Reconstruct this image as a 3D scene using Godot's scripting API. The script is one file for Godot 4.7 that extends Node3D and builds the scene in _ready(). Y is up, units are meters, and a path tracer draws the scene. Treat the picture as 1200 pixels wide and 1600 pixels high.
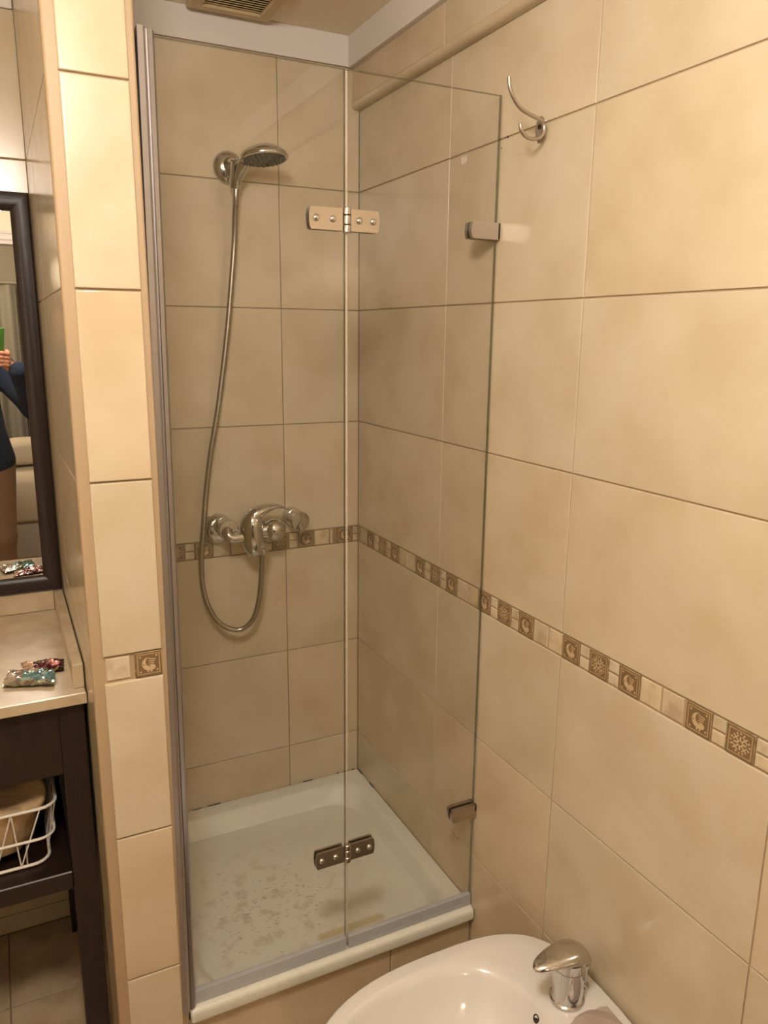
extends Node3D
# A tiled shower stall seen from a bathroom doorway. Floor at y = 0, the shower's back wall at z = 0, the long right wall at x = 0.

const CEIL := 2.265
var M := {}
var tiles := {}
var rng := RandomNumberGenerator.new()

# ---------------------------------------------------------------- mesh builder
class MB:
	var v := PackedVector3Array()
	var uv := PackedVector2Array()
	func tri(a: Vector3, b: Vector3, c: Vector3, ua := Vector2.ZERO, ub := Vector2.ZERO, uc := Vector2.ZERO) -> void:
		v.append(a); v.append(b); v.append(c)
		uv.append(ua); uv.append(ub); uv.append(uc)
	func quad(a: Vector3, b: Vector3, c: Vector3, d: Vector3, ua := Vector2(0, 0), ub := Vector2(1, 0), uc := Vector2(1, 1), ud := Vector2(0, 1)) -> void:
		tri(a, b, c, ua, ub, uc)
		tri(a, c, d, ua, uc, ud)
	# a chamfered box
	func box(c: Vector3, s: Vector3, bev := 0.0, x := Transform3D()) -> void:
		var h := s / 2.0
		bev = minf(bev, minf(h.x, minf(h.y, h.z)) * 0.9)
		var start := v.size()
		if bev <= 0.0:
			for ax in 3:
				for sg in [-1.0, 1.0]:
					var n := Vector3.ZERO; n[ax] = sg
					var t := Vector3.ZERO; t[(ax + 1) % 3] = 1.0
					var b := Vector3.ZERO; b[(ax + 2) % 3] = sg
					quad(c + (n - t - b) * h, c + (n + t - b) * h, c + (n + t + b) * h, c + (n - t + b) * h)
		else:
			var i := h - Vector3.ONE * bev
			for ax in 3:
				var u := (ax + 1) % 3
				var w := (ax + 2) % 3
				for sg in [-1.0, 1.0]:
					var p := []
					for k in [[-1, -1], [1, -1], [1, 1], [-1, 1]]:
						var q := Vector3.ZERO
						q[ax] = sg * h[ax]; q[u] = k[0] * i[u]; q[w] = k[1] * i[w] * sg
						p.append(c + q)
					quad(p[0], p[1], p[2], p[3])
				for sa in [-1.0, 1.0]:
					for sb in [-1.0, 1.0]:
						var p := []
						for k in [[0, -1], [0, 1], [1, 1], [1, -1]]:
							var q := Vector3.ZERO
							q[u] = sa * (h[u] if k[0] == 0 else i[u]); q[w] = sb * (i[w] if k[0] == 0 else h[w]); q[ax] = k[1] * i[ax]
							p.append(c + q)
						if sa * sb > 0:
							quad(p[0], p[3], p[2], p[1])
						else:
							quad(p[0], p[1], p[2], p[3])
			for sx in [-1.0, 1.0]:
				for sy in [-1.0, 1.0]:
					for sz in [-1.0, 1.0]:
						var s3 := Vector3(sx, sy, sz)
						var a := c + s3 * Vector3(h.x, i.y, i.z)
						var b := c + s3 * Vector3(i.x, h.y, i.z)
						var d := c + s3 * Vector3(i.x, i.y, h.z)
						if sx * sy * sz > 0: tri(a, b, d)
						else: tri(a, d, b)
		for k in range(start, v.size()):
			v[k] = x * v[k]
	# rings of the same number of points joined into a skin
	func loft(rings: Array, closed := true, cap0 := true, cap1 := true) -> void:
		var n: int = rings[0].size()
		var m := n if closed else n - 1
		for r in rings.size() - 1:
			var A: PackedVector3Array = rings[r]
			var B: PackedVector3Array = rings[r + 1]
			var v0 := float(r) / (rings.size() - 1)
			var v1 := float(r + 1) / (rings.size() - 1)
			for k in m:
				var l := (k + 1) % n
				var u0 := float(k) / m
				var u1 := float(k + 1) / m
				quad(A[k], A[l], B[l], B[k], Vector2(u0, v0), Vector2(u1, v0), Vector2(u1, v1), Vector2(u0, v1))
		if cap0: fan(rings[0], true)
		if cap1: fan(rings[-1], false)
	func fan(r: PackedVector3Array, flip: bool) -> void:
		var c := Vector3.ZERO
		for p in r: c += p
		c /= r.size()
		for k in r.size():
			var l := (k + 1) % r.size()
			if flip: tri(c, r[l], r[k])
			else: tri(c, r[k], r[l])
	# profile of (radius, along) turned round an axis
	func lathe(prof: Array, seg := 24, x := Transform3D()) -> void:
		var rings := []
		for p in prof:
			var r := PackedVector3Array()
			for k in seg:
				var a := TAU * k / seg
				r.append(x * Vector3(cos(a) * p.x, p.y, -sin(a) * p.x))
			rings.append(r)
		loft(rings, true, prof[0].x > 1e-5, prof[-1].x > 1e-5)
	func tube(pts: Array, rad, seg := 12, cap := true) -> void:
		var rings := []
		var up := Vector3.ZERO
		for k in pts.size():
			var t: Vector3 = (pts[mini(k + 1, pts.size() - 1)] - pts[maxi(k - 1, 0)]).normalized()
			if k == 0:
				up = t.cross(Vector3(0.31, 0.17, 0.93)).normalized()
			else:
				up = (up - t * up.dot(t)).normalized()
			var sd := t.cross(up)
			var r: float = rad[k] if rad is Array else rad
			var ring := PackedVector3Array()
			for j in seg:
				var a := TAU * j / seg
				ring.append(pts[k] + (up * cos(a) + sd * sin(a)) * r)
			rings.append(ring)
		loft(rings, true, cap, cap)
	# a flat outline (x, y) given thickness along z
	func prism(poly: PackedVector2Array, z0: float, z1: float, x := Transform3D()) -> void:
		var idx := Geometry2D.triangulate_polygon(poly)
		var start := v.size()
		for k in range(0, idx.size(), 3):
			var a := poly[idx[k]]; var b := poly[idx[k + 1]]; var c := poly[idx[k + 2]]
			if (b - a).cross(c - a) < 0:
				var s := b; b = c; c = s
			tri(Vector3(a.x, a.y, z1), Vector3(b.x, b.y, z1), Vector3(c.x, c.y, z1))
			tri(Vector3(a.x, a.y, z0), Vector3(c.x, c.y, z0), Vector3(b.x, b.y, z0))
		var ccw := not Geometry2D.is_polygon_clockwise(poly)
		for k in poly.size():
			var a := poly[k]; var b := poly[(k + 1) % poly.size()]
			if not ccw:
				var s := a; a = b; b = s
			quad(Vector3(a.x, a.y, z0), Vector3(b.x, b.y, z0), Vector3(b.x, b.y, z1), Vector3(a.x, a.y, z1))
		for k in range(start, v.size()):
			v[k] = x * v[k]
	# sharp = angle in degrees past which an edge stays hard; the skin is turned the right way out by its volume
	func done(sharp := 42.0, orient := true) -> ArrayMesh:
		var vol := 0.0
		var c0 := v[0]
		for k in range(0, v.size(), 3):
			vol += (v[k] - c0).dot((v[k + 1] - c0).cross(v[k + 2] - c0))
		var flip := orient and vol < 0.0
		var fn := PackedVector3Array()
		var at := {}
		for k in range(0, v.size(), 3):
			if flip:
				var s := v[k + 1]; v[k + 1] = v[k + 2]; v[k + 2] = s
				var su := uv[k + 1]; uv[k + 1] = uv[k + 2]; uv[k + 2] = su
			var n := (v[k + 1] - v[k]).cross(v[k + 2] - v[k])
			fn.append(n)
			for j in 3:
				var key := Vector3i((v[k + j] * 20000.0).round())
				if at.has(key): at[key].append(k / 3)
				else: at[key] = PackedInt32Array([k / 3])
		var lim := cos(deg_to_rad(sharp))
		var nn := PackedVector3Array()
		nn.resize(v.size())
		for k in v.size():
			var me := fn[k / 3]
			var mu := me.normalized()
			var sum := Vector3.ZERO
			for t in at[Vector3i((v[k] * 20000.0).round())]:
				if fn[t].normalized().dot(mu) >= lim: sum += fn[t]
			nn[k] = sum.normalized() if sum.length() > 1e-14 else mu
		# Godot's front faces run clockwise
		for k in range(0, v.size(), 3):
			var s := v[k + 1]; v[k + 1] = v[k + 2]; v[k + 2] = s
			var su := uv[k + 1]; uv[k + 1] = uv[k + 2]; uv[k + 2] = su
			var sn := nn[k + 1]; nn[k + 1] = nn[k + 2]; nn[k + 2] = sn
		var arr := []
		arr.resize(Mesh.ARRAY_MAX)
		arr[Mesh.ARRAY_VERTEX] = v
		arr[Mesh.ARRAY_NORMAL] = nn
		arr[Mesh.ARRAY_TEX_UV] = uv
		var m := ArrayMesh.new()
		m.add_surface_from_arrays(Mesh.PRIMITIVE_TRIANGLES, arr)
		return m

# ---------------------------------------------------------------- scene helpers
func numbered(called: String, parent: Node) -> String:
	if not parent.has_node(called): return called
	var k := 1
	while parent.has_node("%s_%03d" % [called, k]): k += 1
	return "%s_%03d" % [called, k]

func obj(called: String, mesh: Mesh, mat: Material, parent: Node = self) -> MeshInstance3D:
	var o := MeshInstance3D.new()
	o.name = numbered(called, parent)
	o.mesh = mesh
	o.material_override = mat
	parent.add_child(o, true)
	return o

func tag(o: Node, label: String, category: String, group := "") -> Node:
	o.set_meta("label", label)
	o.set_meta("category", category)
	if group: o.set_meta("group", group)
	return o

func thing(called: String, label: String, category: String, at := Vector3.ZERO, group := "") -> Node3D:
	var o := Node3D.new()
	o.name = numbered(called, self)
	add_child(o, true)
	o.position = at
	tag(o, label, category, group)
	return o

func struct(called: String, mesh: Mesh, mat: Material, label: String, category: String) -> MeshInstance3D:
	var o := obj(called, mesh, mat)
	o.set_meta("kind", "structure")
	tag(o, label, category)
	return o

func boxm(c: Vector3, s: Vector3, bev := 0.0) -> ArrayMesh:
	var b := MB.new()
	b.box(c, s, bev)
	return b.done(20.0)

func span(a: Vector3, b: Vector3, bev := 0.0) -> ArrayMesh:
	return boxm((a + b) / 2.0, (b - a).abs(), bev)

func mat(color: Color, rough := 0.5, metal := 0.0) -> StandardMaterial3D:
	var m := StandardMaterial3D.new()
	m.albedo_color = color
	m.roughness = rough
	m.metallic = metal
	return m

func noise_tex(freq: float, sd: int, cols: Array, offs: Array, size := 512, octaves := 5, kind := FastNoiseLite.TYPE_SIMPLEX_SMOOTH) -> NoiseTexture2D:
	var n := FastNoiseLite.new()
	n.noise_type = kind
	n.seed = sd
	n.frequency = freq
	n.fractal_octaves = octaves
	n.fractal_gain = 0.55
	var t := NoiseTexture2D.new()
	t.width = size; t.height = size
	t.seamless = true
	t.noise = n
	var g := Gradient.new()
	g.colors = PackedColorArray(cols)
	g.offsets = PackedFloat32Array(offs)
	t.color_ramp = g
	return t

func smooth_path(p: Array, per := 6) -> Array:
	var out := []
	for k in p.size() - 1:
		var a: Vector3 = p[maxi(k - 1, 0)]
		var b: Vector3 = p[k]
		var c: Vector3 = p[k + 1]
		var d: Vector3 = p[mini(k + 2, p.size() - 1)]
		for j in per:
			out.append(b.cubic_interpolate(c, a, d, float(j) / per))
	out.append(p[-1])
	return out

# a rounded rectangle in the plane y
func rrect(x0: float, x1: float, z0: float, z1: float, r: float, y: float, n := 6) -> PackedVector3Array:
	var out := PackedVector3Array()
	for c in [[x1 - r, z1 - r, 0.0], [x0 + r, z1 - r, 0.5], [x0 + r, z0 + r, 1.0], [x1 - r, z0 + r, 1.5]]:
		for k in n + 1:
			var a: float = PI * (c[2] + 0.5 * k / n)
			out.append(Vector3(c[0] + cos(a) * r, y, c[1] + sin(a) * r))
	return out

# ---------------------------------------------------------------- tiles
func tile_mesh(w: float, h: float, t: float, bev: float, tex := false) -> ArrayMesh:
	var key := "%.4f %.4f %.4f %.4f" % [w, h, t, bev]
	if not tiles.has(key):
		var b := MB.new()
		var i := Vector2(w / 2 - bev, h / 2 - bev)
		var m := Vector2(w / 2 - bev * 0.3, h / 2 - bev * 0.3)
		var o := Vector2(w / 2, h / 2)
		var rings := []
		for e in [[o, 0.0], [o, t - bev], [m, t - bev * 0.3], [i, t]]:
			var p: Vector2 = e[0]
			rings.append(PackedVector3Array([Vector3(-p.x, -p.y, e[1]), Vector3(p.x, -p.y, e[1]), Vector3(p.x, p.y, e[1]), Vector3(-p.x, p.y, e[1])]))
		b.loft(rings, true, true, false)
		b.quad(rings[3][0], rings[3][1], rings[3][2], rings[3][3], Vector2(0, 1), Vector2(1, 1), Vector2(1, 0), Vector2(0, 0))
		tiles[key] = b.done(50.0)
	return tiles[key]

# a tile whose face lies in the plane through `at` (its centre) with the given turn about y
func tile(parent: Node, at: Vector3, turn: float, w: float, h: float, m: Material, called := "tile", t := 0.003, bev := 0.0016) -> MeshInstance3D:
	var o := obj(called, tile_mesh(w, h, t, bev), m, parent)
	o.transform = Transform3D(Basis(Vector3.UP, turn), at - Basis(Vector3.UP, turn).z * t)
	return o

func field(parent: Node, axis: String, plane: float, turn: float, cols: Array, rows: Array, gap := 0.0026) -> void:
	for r in rows:
		for k in cols.size() - 1:
			var a: float = cols[k]
			var b: float = cols[k + 1]
			var u := (a + b) / 2.0
			var y: float = (r[0] + r[1]) / 2.0
			var at := Vector3(u, y, plane) if axis == "z" else Vector3(plane, y, u)
			tile(parent, at, turn, b - a - gap, r[1] - r[0] - gap, M.tile[rng.randi() % 4])

# one listello of the decorated band, from `u0` on along the wall: bird, pair, snow, pair, bird, stone, stone
func listello(parent: Node, axis: String, plane: float, turn: float, u0: float, sign: float, lo: float, hi: float, shift := 0.0) -> void:
	var y0 := 0.953
	var y1 := 1.0
	var pieces := [[0.0, 0.047, "bird"], [0.0495, 0.0725, "pair"], [0.0745, 0.1215, "snow"], [0.124, 0.147, "pair"], [0.149, 0.196, "bird"], [0.199, 0.242, "stone"], [0.2455, 0.2885, "stone"]]
	for p in pieces:
		var a: float = u0 + sign * p[0]
		var b: float = u0 + sign * p[1]
		var s := minf(a, b)
		var e := maxf(a, b)
		s = maxf(s, lo); e = minf(e, hi)
		if e - s < 0.006: continue
		var mid := (s + e) / 2.0
		var put := func(y: float, h: float, m: Material, called: String, t: float, bev: float):
			var at := Vector3(mid, y, plane) if axis == "z" else Vector3(plane, y, mid)
			tile(parent, at, turn, e - s, h, m, called, t, bev)
		if p[2] == "pair":
			put.call(0.9655, 0.0195, M.stone[rng.randi() % 3], "stone_tile", 0.0022, 0.002)
			put.call(0.9880, 0.0195, M.stone[rng.randi() % 3], "stone_tile", 0.0022, 0.002)
		elif p[2] == "stone":
			put.call((y0 + y1) / 2, 0.042, M.stone[rng.randi() % 3], "stone_tile", 0.0022, 0.0025)
		else:
			put.call((y0 + y1) / 2, 0.0445, M[p[2]], "decor_tile", 0.003, 0.001)

# ---------------------------------------------------------------- print on small things
func decor_image(kind: String) -> ImageTexture:
	var n := 96
	var im := Image.create(n, n, false, Image.FORMAT_RGB8)
	var dark := Color(0.46, 0.365, 0.245)
	var lite := Color(0.75, 0.655, 0.52)
	var line := Color(0.68, 0.575, 0.42)
	var r := RandomNumberGenerator.new()
	r.seed = 5
	for y in n:
		for x in n:
			var p := Vector2((x + 0.5) / n, (y + 0.5) / n)
			var c := dark
			var e := minf(minf(p.x, 1 - p.x), minf(p.y, 1 - p.y))
			if e > 0.055 and e < 0.095: c = line
			if kind == "bird":
				# a thick crescent with a comb of four strokes and two feet
				var d := p.distance_to(Vector2(0.53, 0.50))
				var d2 := p.distance_to(Vector2(0.60, 0.42))
				if d < 0.29 and d2 > 0.215 and p.x < 0.74: c = lite
				if p.distance_to(Vector2(0.66, 0.66)) < 0.11: c = lite
				for k in 4:
					var yy := 0.30 + 0.085 * k + 0.10 * (p.x - 0.62) * (1.5 - k)
					if p.x > 0.50 and p.x < 0.78 - 0.03 * k and absf(p.y - yy) < 0.019: c = lite
				for fx in [0.47, 0.60]:
					if absf(p.x - fx) < 0.035 and p.y > 0.74 and p.y < 0.86: c = lite
				if p.distance_to(Vector2(0.30, 0.52)) < 0.03: c = dark
				for q in [Vector2(0.18, 0.18), Vector2(0.82, 0.17), Vector2(0.18, 0.83), Vector2(0.83, 0.80)]:
					if p.distance_to(q) < 0.04: c = lite
			else:
				# a knotted star with diamond centre
				var q := (p - Vector2(0.5, 0.5)).abs()
				var s := q.x + q.y
				if s > 0.09 and s < 0.15: c = lite
				if absf(q.x - q.y) < 0.032 and s > 0.15 and s < 0.52: c = lite
				if absf(s - 0.34) < 0.03 and absf(q.x - q.y) < 0.2: c = lite
				if minf(q.x, q.y) < 0.028 and s > 0.15 and s < 0.26: c = lite
				if (q - Vector2(0.32, 0.13)).length() < 0.04 or (q - Vector2(0.13, 0.32)).length() < 0.04: c = lite
				if (q - Vector2(0.35, 0.0)).length() < 0.035 or (q - Vector2(0.0, 0.35)).length() < 0.035: c = lite
			var g := r.randf_range(0.93, 1.05)
			im.set_pixel(x, y, Color(c.r * g, c.g * g, c.b * g))
	return ImageTexture.create_from_image(im)

func sachet_image(kind: String) -> ImageTexture:
	var w := 128
	var h := 80
	var im := Image.create(w, h, false, Image.FORMAT_RGB8)
	var r := RandomNumberGenerator.new()
	r.seed = 9
	var n := FastNoiseLite.new()
	n.frequency = 0.05
	for y in h:
		for x in w:
			var p := Vector2(float(x) / w, float(y) / h)
			var f := n.get_noise_2d(x, y)
			var c: Color
			if kind == "maroon":
				c = Color(0.27, 0.10, 0.13).lerp(Color(0.42, 0.24, 0.24), clampf(0.5 + f, 0, 1))
				if ((p - Vector2(0.74, 0.44)) * Vector2(1.3, 1)).length() < 0.24: c = Color(0.78, 0.50, 0.47)
				if p.x < 0.26: c = Color(0.66, 0.52, 0.44)
				if p.y > 0.84 and p.x > 0.45: c = Color(0.16, 0.10, 0.03)
				if p.y > 0.87 and p.y < 0.95 and p.x > 0.55 and p.x < 0.86 and fmod(p.x * 40.0, 2.0) < 1.3: c = Color(0.62, 0.64, 0.10)
			else:
				c = Color(0.36, 0.52, 0.54).lerp(Color(0.56, 0.66, 0.65), clampf(0.5 + f * 1.5, 0, 1))
				if p.x < 0.3 + f * 0.2: c = Color(0.60, 0.54, 0.48)
				if p.y > 0.80: c = Color(0.60, 0.60, 0.45) if f > 0 else Color(0.50, 0.42, 0.38)
				if p.y > 0.1 and p.y < 0.32 and p.x > 0.35 and p.x < 0.62: c = Color(0.70, 0.68, 0.60)
			im.set_pixel(x, y, c)
	return ImageTexture.create_from_image(im)

func tray_image() -> ImageTexture:
	# scuffed enamel: brown scratches and a yellow rub mark on the standing area
	var n := 512
	var im := Image.create(n, n, false, Image.FORMAT_RGB8)
	im.fill(Color(0.865, 0.855, 0.805))
	var r := RandomNumberGenerator.new()
	r.seed = 77
	var f := FastNoiseLite.new()
	f.frequency = 0.025
	f.fractal_octaves = 4
	for y in n:
		for x in n:
			var p := Vector2(float(x) / n, float(y) / n)
			var k := exp(-((p - Vector2(0.33, 0.60)) * Vector2(3.0, 3.2)).length_squared())
			var dirt := clampf((f.get_noise_2d(x, y) - 0.12) * 3.0, 0, 1) * k * 0.20
			var bar := Vector2(maxf(absf(p.x - 0.60) - 0.11, 0.0), p.y - 0.815)
			dirt = maxf(dirt, 0.0)
			var c := Color(0.865, 0.855, 0.805).lerp(Color(0.55, 0.43, 0.33), dirt)
			c = c.lerp(Color(0.70, 0.62, 0.42), 0.55 * clampf(1.5 - bar.length() / 0.016, 0, 1))
			im.set_pixel(x, y, c)
	for k in 190:
		var p := Vector2(r.randfn(0.33, 0.13), r.randfn(0.60, 0.11)) * n
		var a := r.randf_range(-0.5, 1.2)
		var l := r.randf_range(1, 9)
		var s := r.randf_range(0.05, 0.24)
		for j in int(l * 2):
			var q := p + Vector2(cos(a), sin(a)) * j * 0.5
			var x := int(q.x)
			var y := int(q.y)
			if x > 1 and y > 1 and x < n - 2 and y < n - 2:
				for d in [Vector2i(0, 0), Vector2i(1, 0)]:
					im.set_pixel(x + d.x, y + d.y, im.get_pixel(x + d.x, y + d.y).lerp(Color(0.47, 0.36, 0.27), s))
	return ImageTexture.create_from_image(im)

# ---------------------------------------------------------------- materials
func make_materials() -> void:
	var nt := noise_tex(0.011, 11, [Color(0.762, 0.694, 0.584), Color(0.784, 0.721, 0.617), Color(0.798, 0.740, 0.642)], [0.22, 0.52, 0.8])
	M.tile = []
	for k in 4:
		var m := mat(Color.WHITE, 0.21)
		m.albedo_texture = nt
		m.uv1_triplanar = true
		m.uv1_world_triplanar = true
		m.uv1_scale = Vector3.ONE * 0.8
		m.uv1_offset = Vector3(0.37 * k, 0.23 * k, 0.61 * k)
		m.albedo_color = [Color(1, 1, 1), Color(0.985, 0.98, 0.965), Color(1, 0.985, 0.965), Color(0.98, 0.985, 0.98)][k]
		M.tile.append(m)
	M.grout = mat(Color(0.66, 0.57, 0.45), 0.85)
	M.dark_grout = mat(Color(0.55, 0.47, 0.36), 0.85)
	M.stone = []
	var stn := noise_tex(0.03, 3, [Color(0.71, 0.64, 0.53), Color(0.77, 0.705, 0.60), Color(0.80, 0.745, 0.645)], [0.2, 0.5, 0.85], 256)
	for k in 3:
		var m := mat([Color(1, 1, 1), Color(0.96, 0.95, 0.92), Color(1, 0.985, 0.945)][k], 0.6)
		m.albedo_texture = stn
		m.uv1_triplanar = true
		m.uv1_world_triplanar = true
		m.uv1_scale = Vector3.ONE * 3.0
		M.stone.append(m)
	for k in ["bird", "snow"]:
		var m := mat(Color.WHITE, 0.45)
		m.albedo_texture = decor_image(k)
		M[k] = m
	M.white_paint = mat(Color(0.87, 0.84, 0.81), 0.8)
	M.ceiling = mat(Color(0.92, 0.87, 0.78), 0.9)
	M.cream_paint = mat(Color(0.92, 0.87, 0.77), 0.8)
	M.ceramic = mat(Color(0.84, 0.82, 0.80), 0.12)
	M.ceramic.clearcoat_enabled = true
	M.ceramic.clearcoat = 0.4
	M.ceramic.clearcoat_roughness = 0.05
	M.enamel = mat(Color(0.90, 0.89, 0.865), 0.22)
	M.tray = mat(Color.WHITE, 0.24)
	M.tray.albedo_texture = tray_image()
	M.chrome = mat(Color(0.80, 0.79, 0.78), 0.09, 1.0)
	M.satin = mat(Color(0.74, 0.70, 0.66), 0.28, 1.0)
	M.hose = mat(Color(0.66, 0.63, 0.58), 0.30, 1.0)
	M.hose.heightmap_enabled = false
	M.alu = mat(Color(0.66, 0.64, 0.64), 0.30, 0.9)
	M.rubber = mat(Color(0.09, 0.085, 0.08), 0.5)
	M.nozzle = mat(Color(0.20, 0.165, 0.13), 0.55)
	var g := mat(Color(0.42, 0.46, 0.34, 0.025), 0.0)
	g.transparency = BaseMaterial3D.TRANSPARENCY_ALPHA
	g.metallic_specular = 0.36
	M.glass = g
	var ge := mat(Color(0.36, 0.32, 0.21, 0.38), 0.05)
	ge.transparency = BaseMaterial3D.TRANSPARENCY_ALPHA
	M.glass_edge = ge
	var sl := mat(Color(0.74, 0.74, 0.75, 0.80), 0.22)
	sl.transparency = BaseMaterial3D.TRANSPARENCY_ALPHA
	M.seal = sl
	var cs := mat(Color(0.86, 0.82, 0.74, 0.30), 0.15)
	cs.transparency = BaseMaterial3D.TRANSPARENCY_ALPHA
	M.clear_seal = cs
	var wt := noise_tex(0.02, 21, [Color(0.125, 0.080, 0.062), Color(0.160, 0.105, 0.082)], [0.3, 0.7], 256)
	M.wood = mat(Color.WHITE, 0.4)
	M.wood.albedo_texture = wt
	M.wood.uv1_triplanar = true
	M.wood.uv1_scale = Vector3(12, 2, 12)
	M.mirror = mat(Color(0.90, 0.90, 0.89), 0.0, 1.0)
	var ct := noise_tex(0.02, 31, [Color(0.715, 0.635, 0.52), Color(0.74, 0.665, 0.55), Color(0.76, 0.69, 0.58)], [0.2, 0.5, 0.8], 256)
	M.counter = mat(Color.WHITE, 0.25)
	M.counter.albedo_texture = ct
	M.counter.uv1_triplanar = true
	M.counter.uv1_world_triplanar = true
	M.counter.uv1_scale = Vector3.ONE * 2.0
	var ft := noise_tex(0.012, 41, [Color(0.66, 0.57, 0.46), Color(0.72, 0.635, 0.52), Color(0.77, 0.69, 0.58)], [0.2, 0.5, 0.8])
	M.floor = mat(Color.WHITE, 0.3)
	M.floor.albedo_texture = ft
	M.floor.uv1_triplanar = true
	M.floor.uv1_world_triplanar = true
	M.vent = mat(Color(0.80, 0.72, 0.56), 0.55)
	M.vent_dark = mat(Color(0.28, 0.21, 0.13), 0.9)
	M.white_wire = mat(Color(0.88, 0.85, 0.80), 0.4)
	M.cloth = mat(Color(0.73, 0.61, 0.45), 0.9)
	M.cloth.rim_enabled = true
	M.cloth.rim = 0.3
	M.lamp = mat(Color(1, 0.96, 0.88), 0.5)
	M.lamp.emission_enabled = true
	M.lamp.emission = Color(1.0, 0.90, 0.74)
	M.lamp.emission_energy_multiplier = 3.0
	M.globe = M.lamp.duplicate()
	M.globe.emission_energy_multiplier = 7.0
	M.skin = mat(Color(0.72, 0.50, 0.39), 0.55)
	M.skin.subsurf_scatter_enabled = true
	M.skin.subsurf_scatter_strength = 0.1
	M.nail = mat(Color(0.86, 0.68, 0.60), 0.3)
	M.sweater = mat(Color(0.085, 0.125, 0.20), 0.95)
	M.trousers = mat(Color(0.47, 0.36, 0.28), 0.9)
	M.shoe = mat(Color(0.12, 0.10, 0.09), 0.6)
	M.hair = mat(Color(0.10, 0.07, 0.05), 0.7)
	M.phone_case = mat(Color(0.24, 0.41, 0.14), 0.4)
	M.black_glass = mat(Color(0.02, 0.02, 0.025), 0.08)
	M.linen = mat(Color(0.86, 0.81, 0.72), 0.9)
	M.bed_base = mat(Color(0.84, 0.82, 0.79), 0.8)
	M.curtain = mat(Color(0.62, 0.60, 0.55), 0.9)
	M.red_wood = mat(Color(0.36, 0.17, 0.10), 0.4)
	M.bed_floor = mat(Color(0.38, 0.20, 0.13), 0.35)
	M.grey_wall = mat(Color(0.66, 0.63, 0.58), 0.9)

# ---------------------------------------------------------------- the place
func _ready() -> void:
	rng.seed = 4
	var cam := Camera3D.new()
	cam.name = "camera"
	cam.position = Vector3(-0.8991, 1.5361, 1.9789)
	cam.rotation = Vector3(-0.22439, -0.46042, 0.01016)
	cam.fov = 66.88
	cam.near = 0.004
	add_child(cam)
	cam.current = true

	var env := Environment.new()
	env.background_mode = Environment.BG_COLOR
	env.background_color = Color(0, 0, 0)
	env.tonemap_mode = Environment.TONE_MAPPER_LINEAR
	env.tonemap_exposure = 1.0
	env.sdfgi_enabled = true
	env.ssao_enabled = true
	env.ssil_enabled = true
	var we := WorldEnvironment.new()
	we.name = "environment"
	we.environment = env
	add_child(we)

	make_materials()
	ceiling_light()
	bedroom_light()

	build_shell()
	build_tray()
	build_screen()
	build_vanity()
	build_mirror()
	build_bidet()
	build_shower()
	build_hook()
	build_vent()
	build_basket()
	build_sachets()
	build_bedroom()
	build_person()

func ceiling_light() -> void:
	var at := Vector3(-0.88, CEIL, 1.63)
	var t := thing("ceiling_light", "round frosted ceiling light near the door, behind the camera", "ceiling light", at)
	var b := MB.new()
	b.lathe([Vector2(0, 0), Vector2(0.15, 0), Vector2(0.155, -0.012), Vector2(0.15, -0.022), Vector2(0, -0.022)], 40)
	obj("base_ring", b.done(), M.white_paint, t)
	b = MB.new()
	b.lathe([Vector2(0.138, -0.022), Vector2(0.134, -0.05), Vector2(0.11, -0.075), Vector2(0.06, -0.09), Vector2(0, -0.094)], 40)
	obj("lamp_diffuser", b.done(), M.lamp, t)
	var l := OmniLight3D.new()
	l.name = "lamp"
	l.light_color = Color(1.0, 0.965, 0.93)
	l.light_energy = 1.19
	l.light_size = 0.12
	l.omni_range = 12.0
	l.omni_attenuation = 2.0
	l.shadow_enabled = true
	l.position = Vector3(0, -0.16, 0)
	t.add_child(l)

func bedroom_light() -> void:
	var at := Vector3(-1.165, 1.93, 4.2)
	var t := thing("pendant_lamp", "small round pendant lamp hanging in the bedroom beyond the door", "lamp", at)
	var b := MB.new()
	b.lathe([Vector2(0, -0.1), Vector2(0.06, -0.085), Vector2(0.1, -0.03), Vector2(0.1, 0.03), Vector2(0.06, 0.085), Vector2(0.015, 0.1), Vector2(0, 0.1)], 28)
	obj("lamp_globe", b.done(60.0), M.globe, t)
	b = MB.new()
	b.tube([Vector3(0, 0.1, 0), Vector3(0, 2.4 - 1.93, 0)], 0.004, 8)
	obj("cord", b.done(), M.rubber, t)
	var l := OmniLight3D.new()
	l.name = "lamp"
	l.light_color = Color(1.0, 0.90, 0.76)
	l.light_energy = 0.75
	l.light_size = 0.09
	l.omni_range = 10.0
	l.omni_attenuation = 2.0
	l.shadow_enabled = true
	t.add_child(l)

const ROWS := [[0.0, 0.053], [0.053, 0.353], [0.353, 0.653], [0.653, 0.953], [1.0, 1.3], [1.3, 1.6], [1.6, 1.9]]

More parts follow.
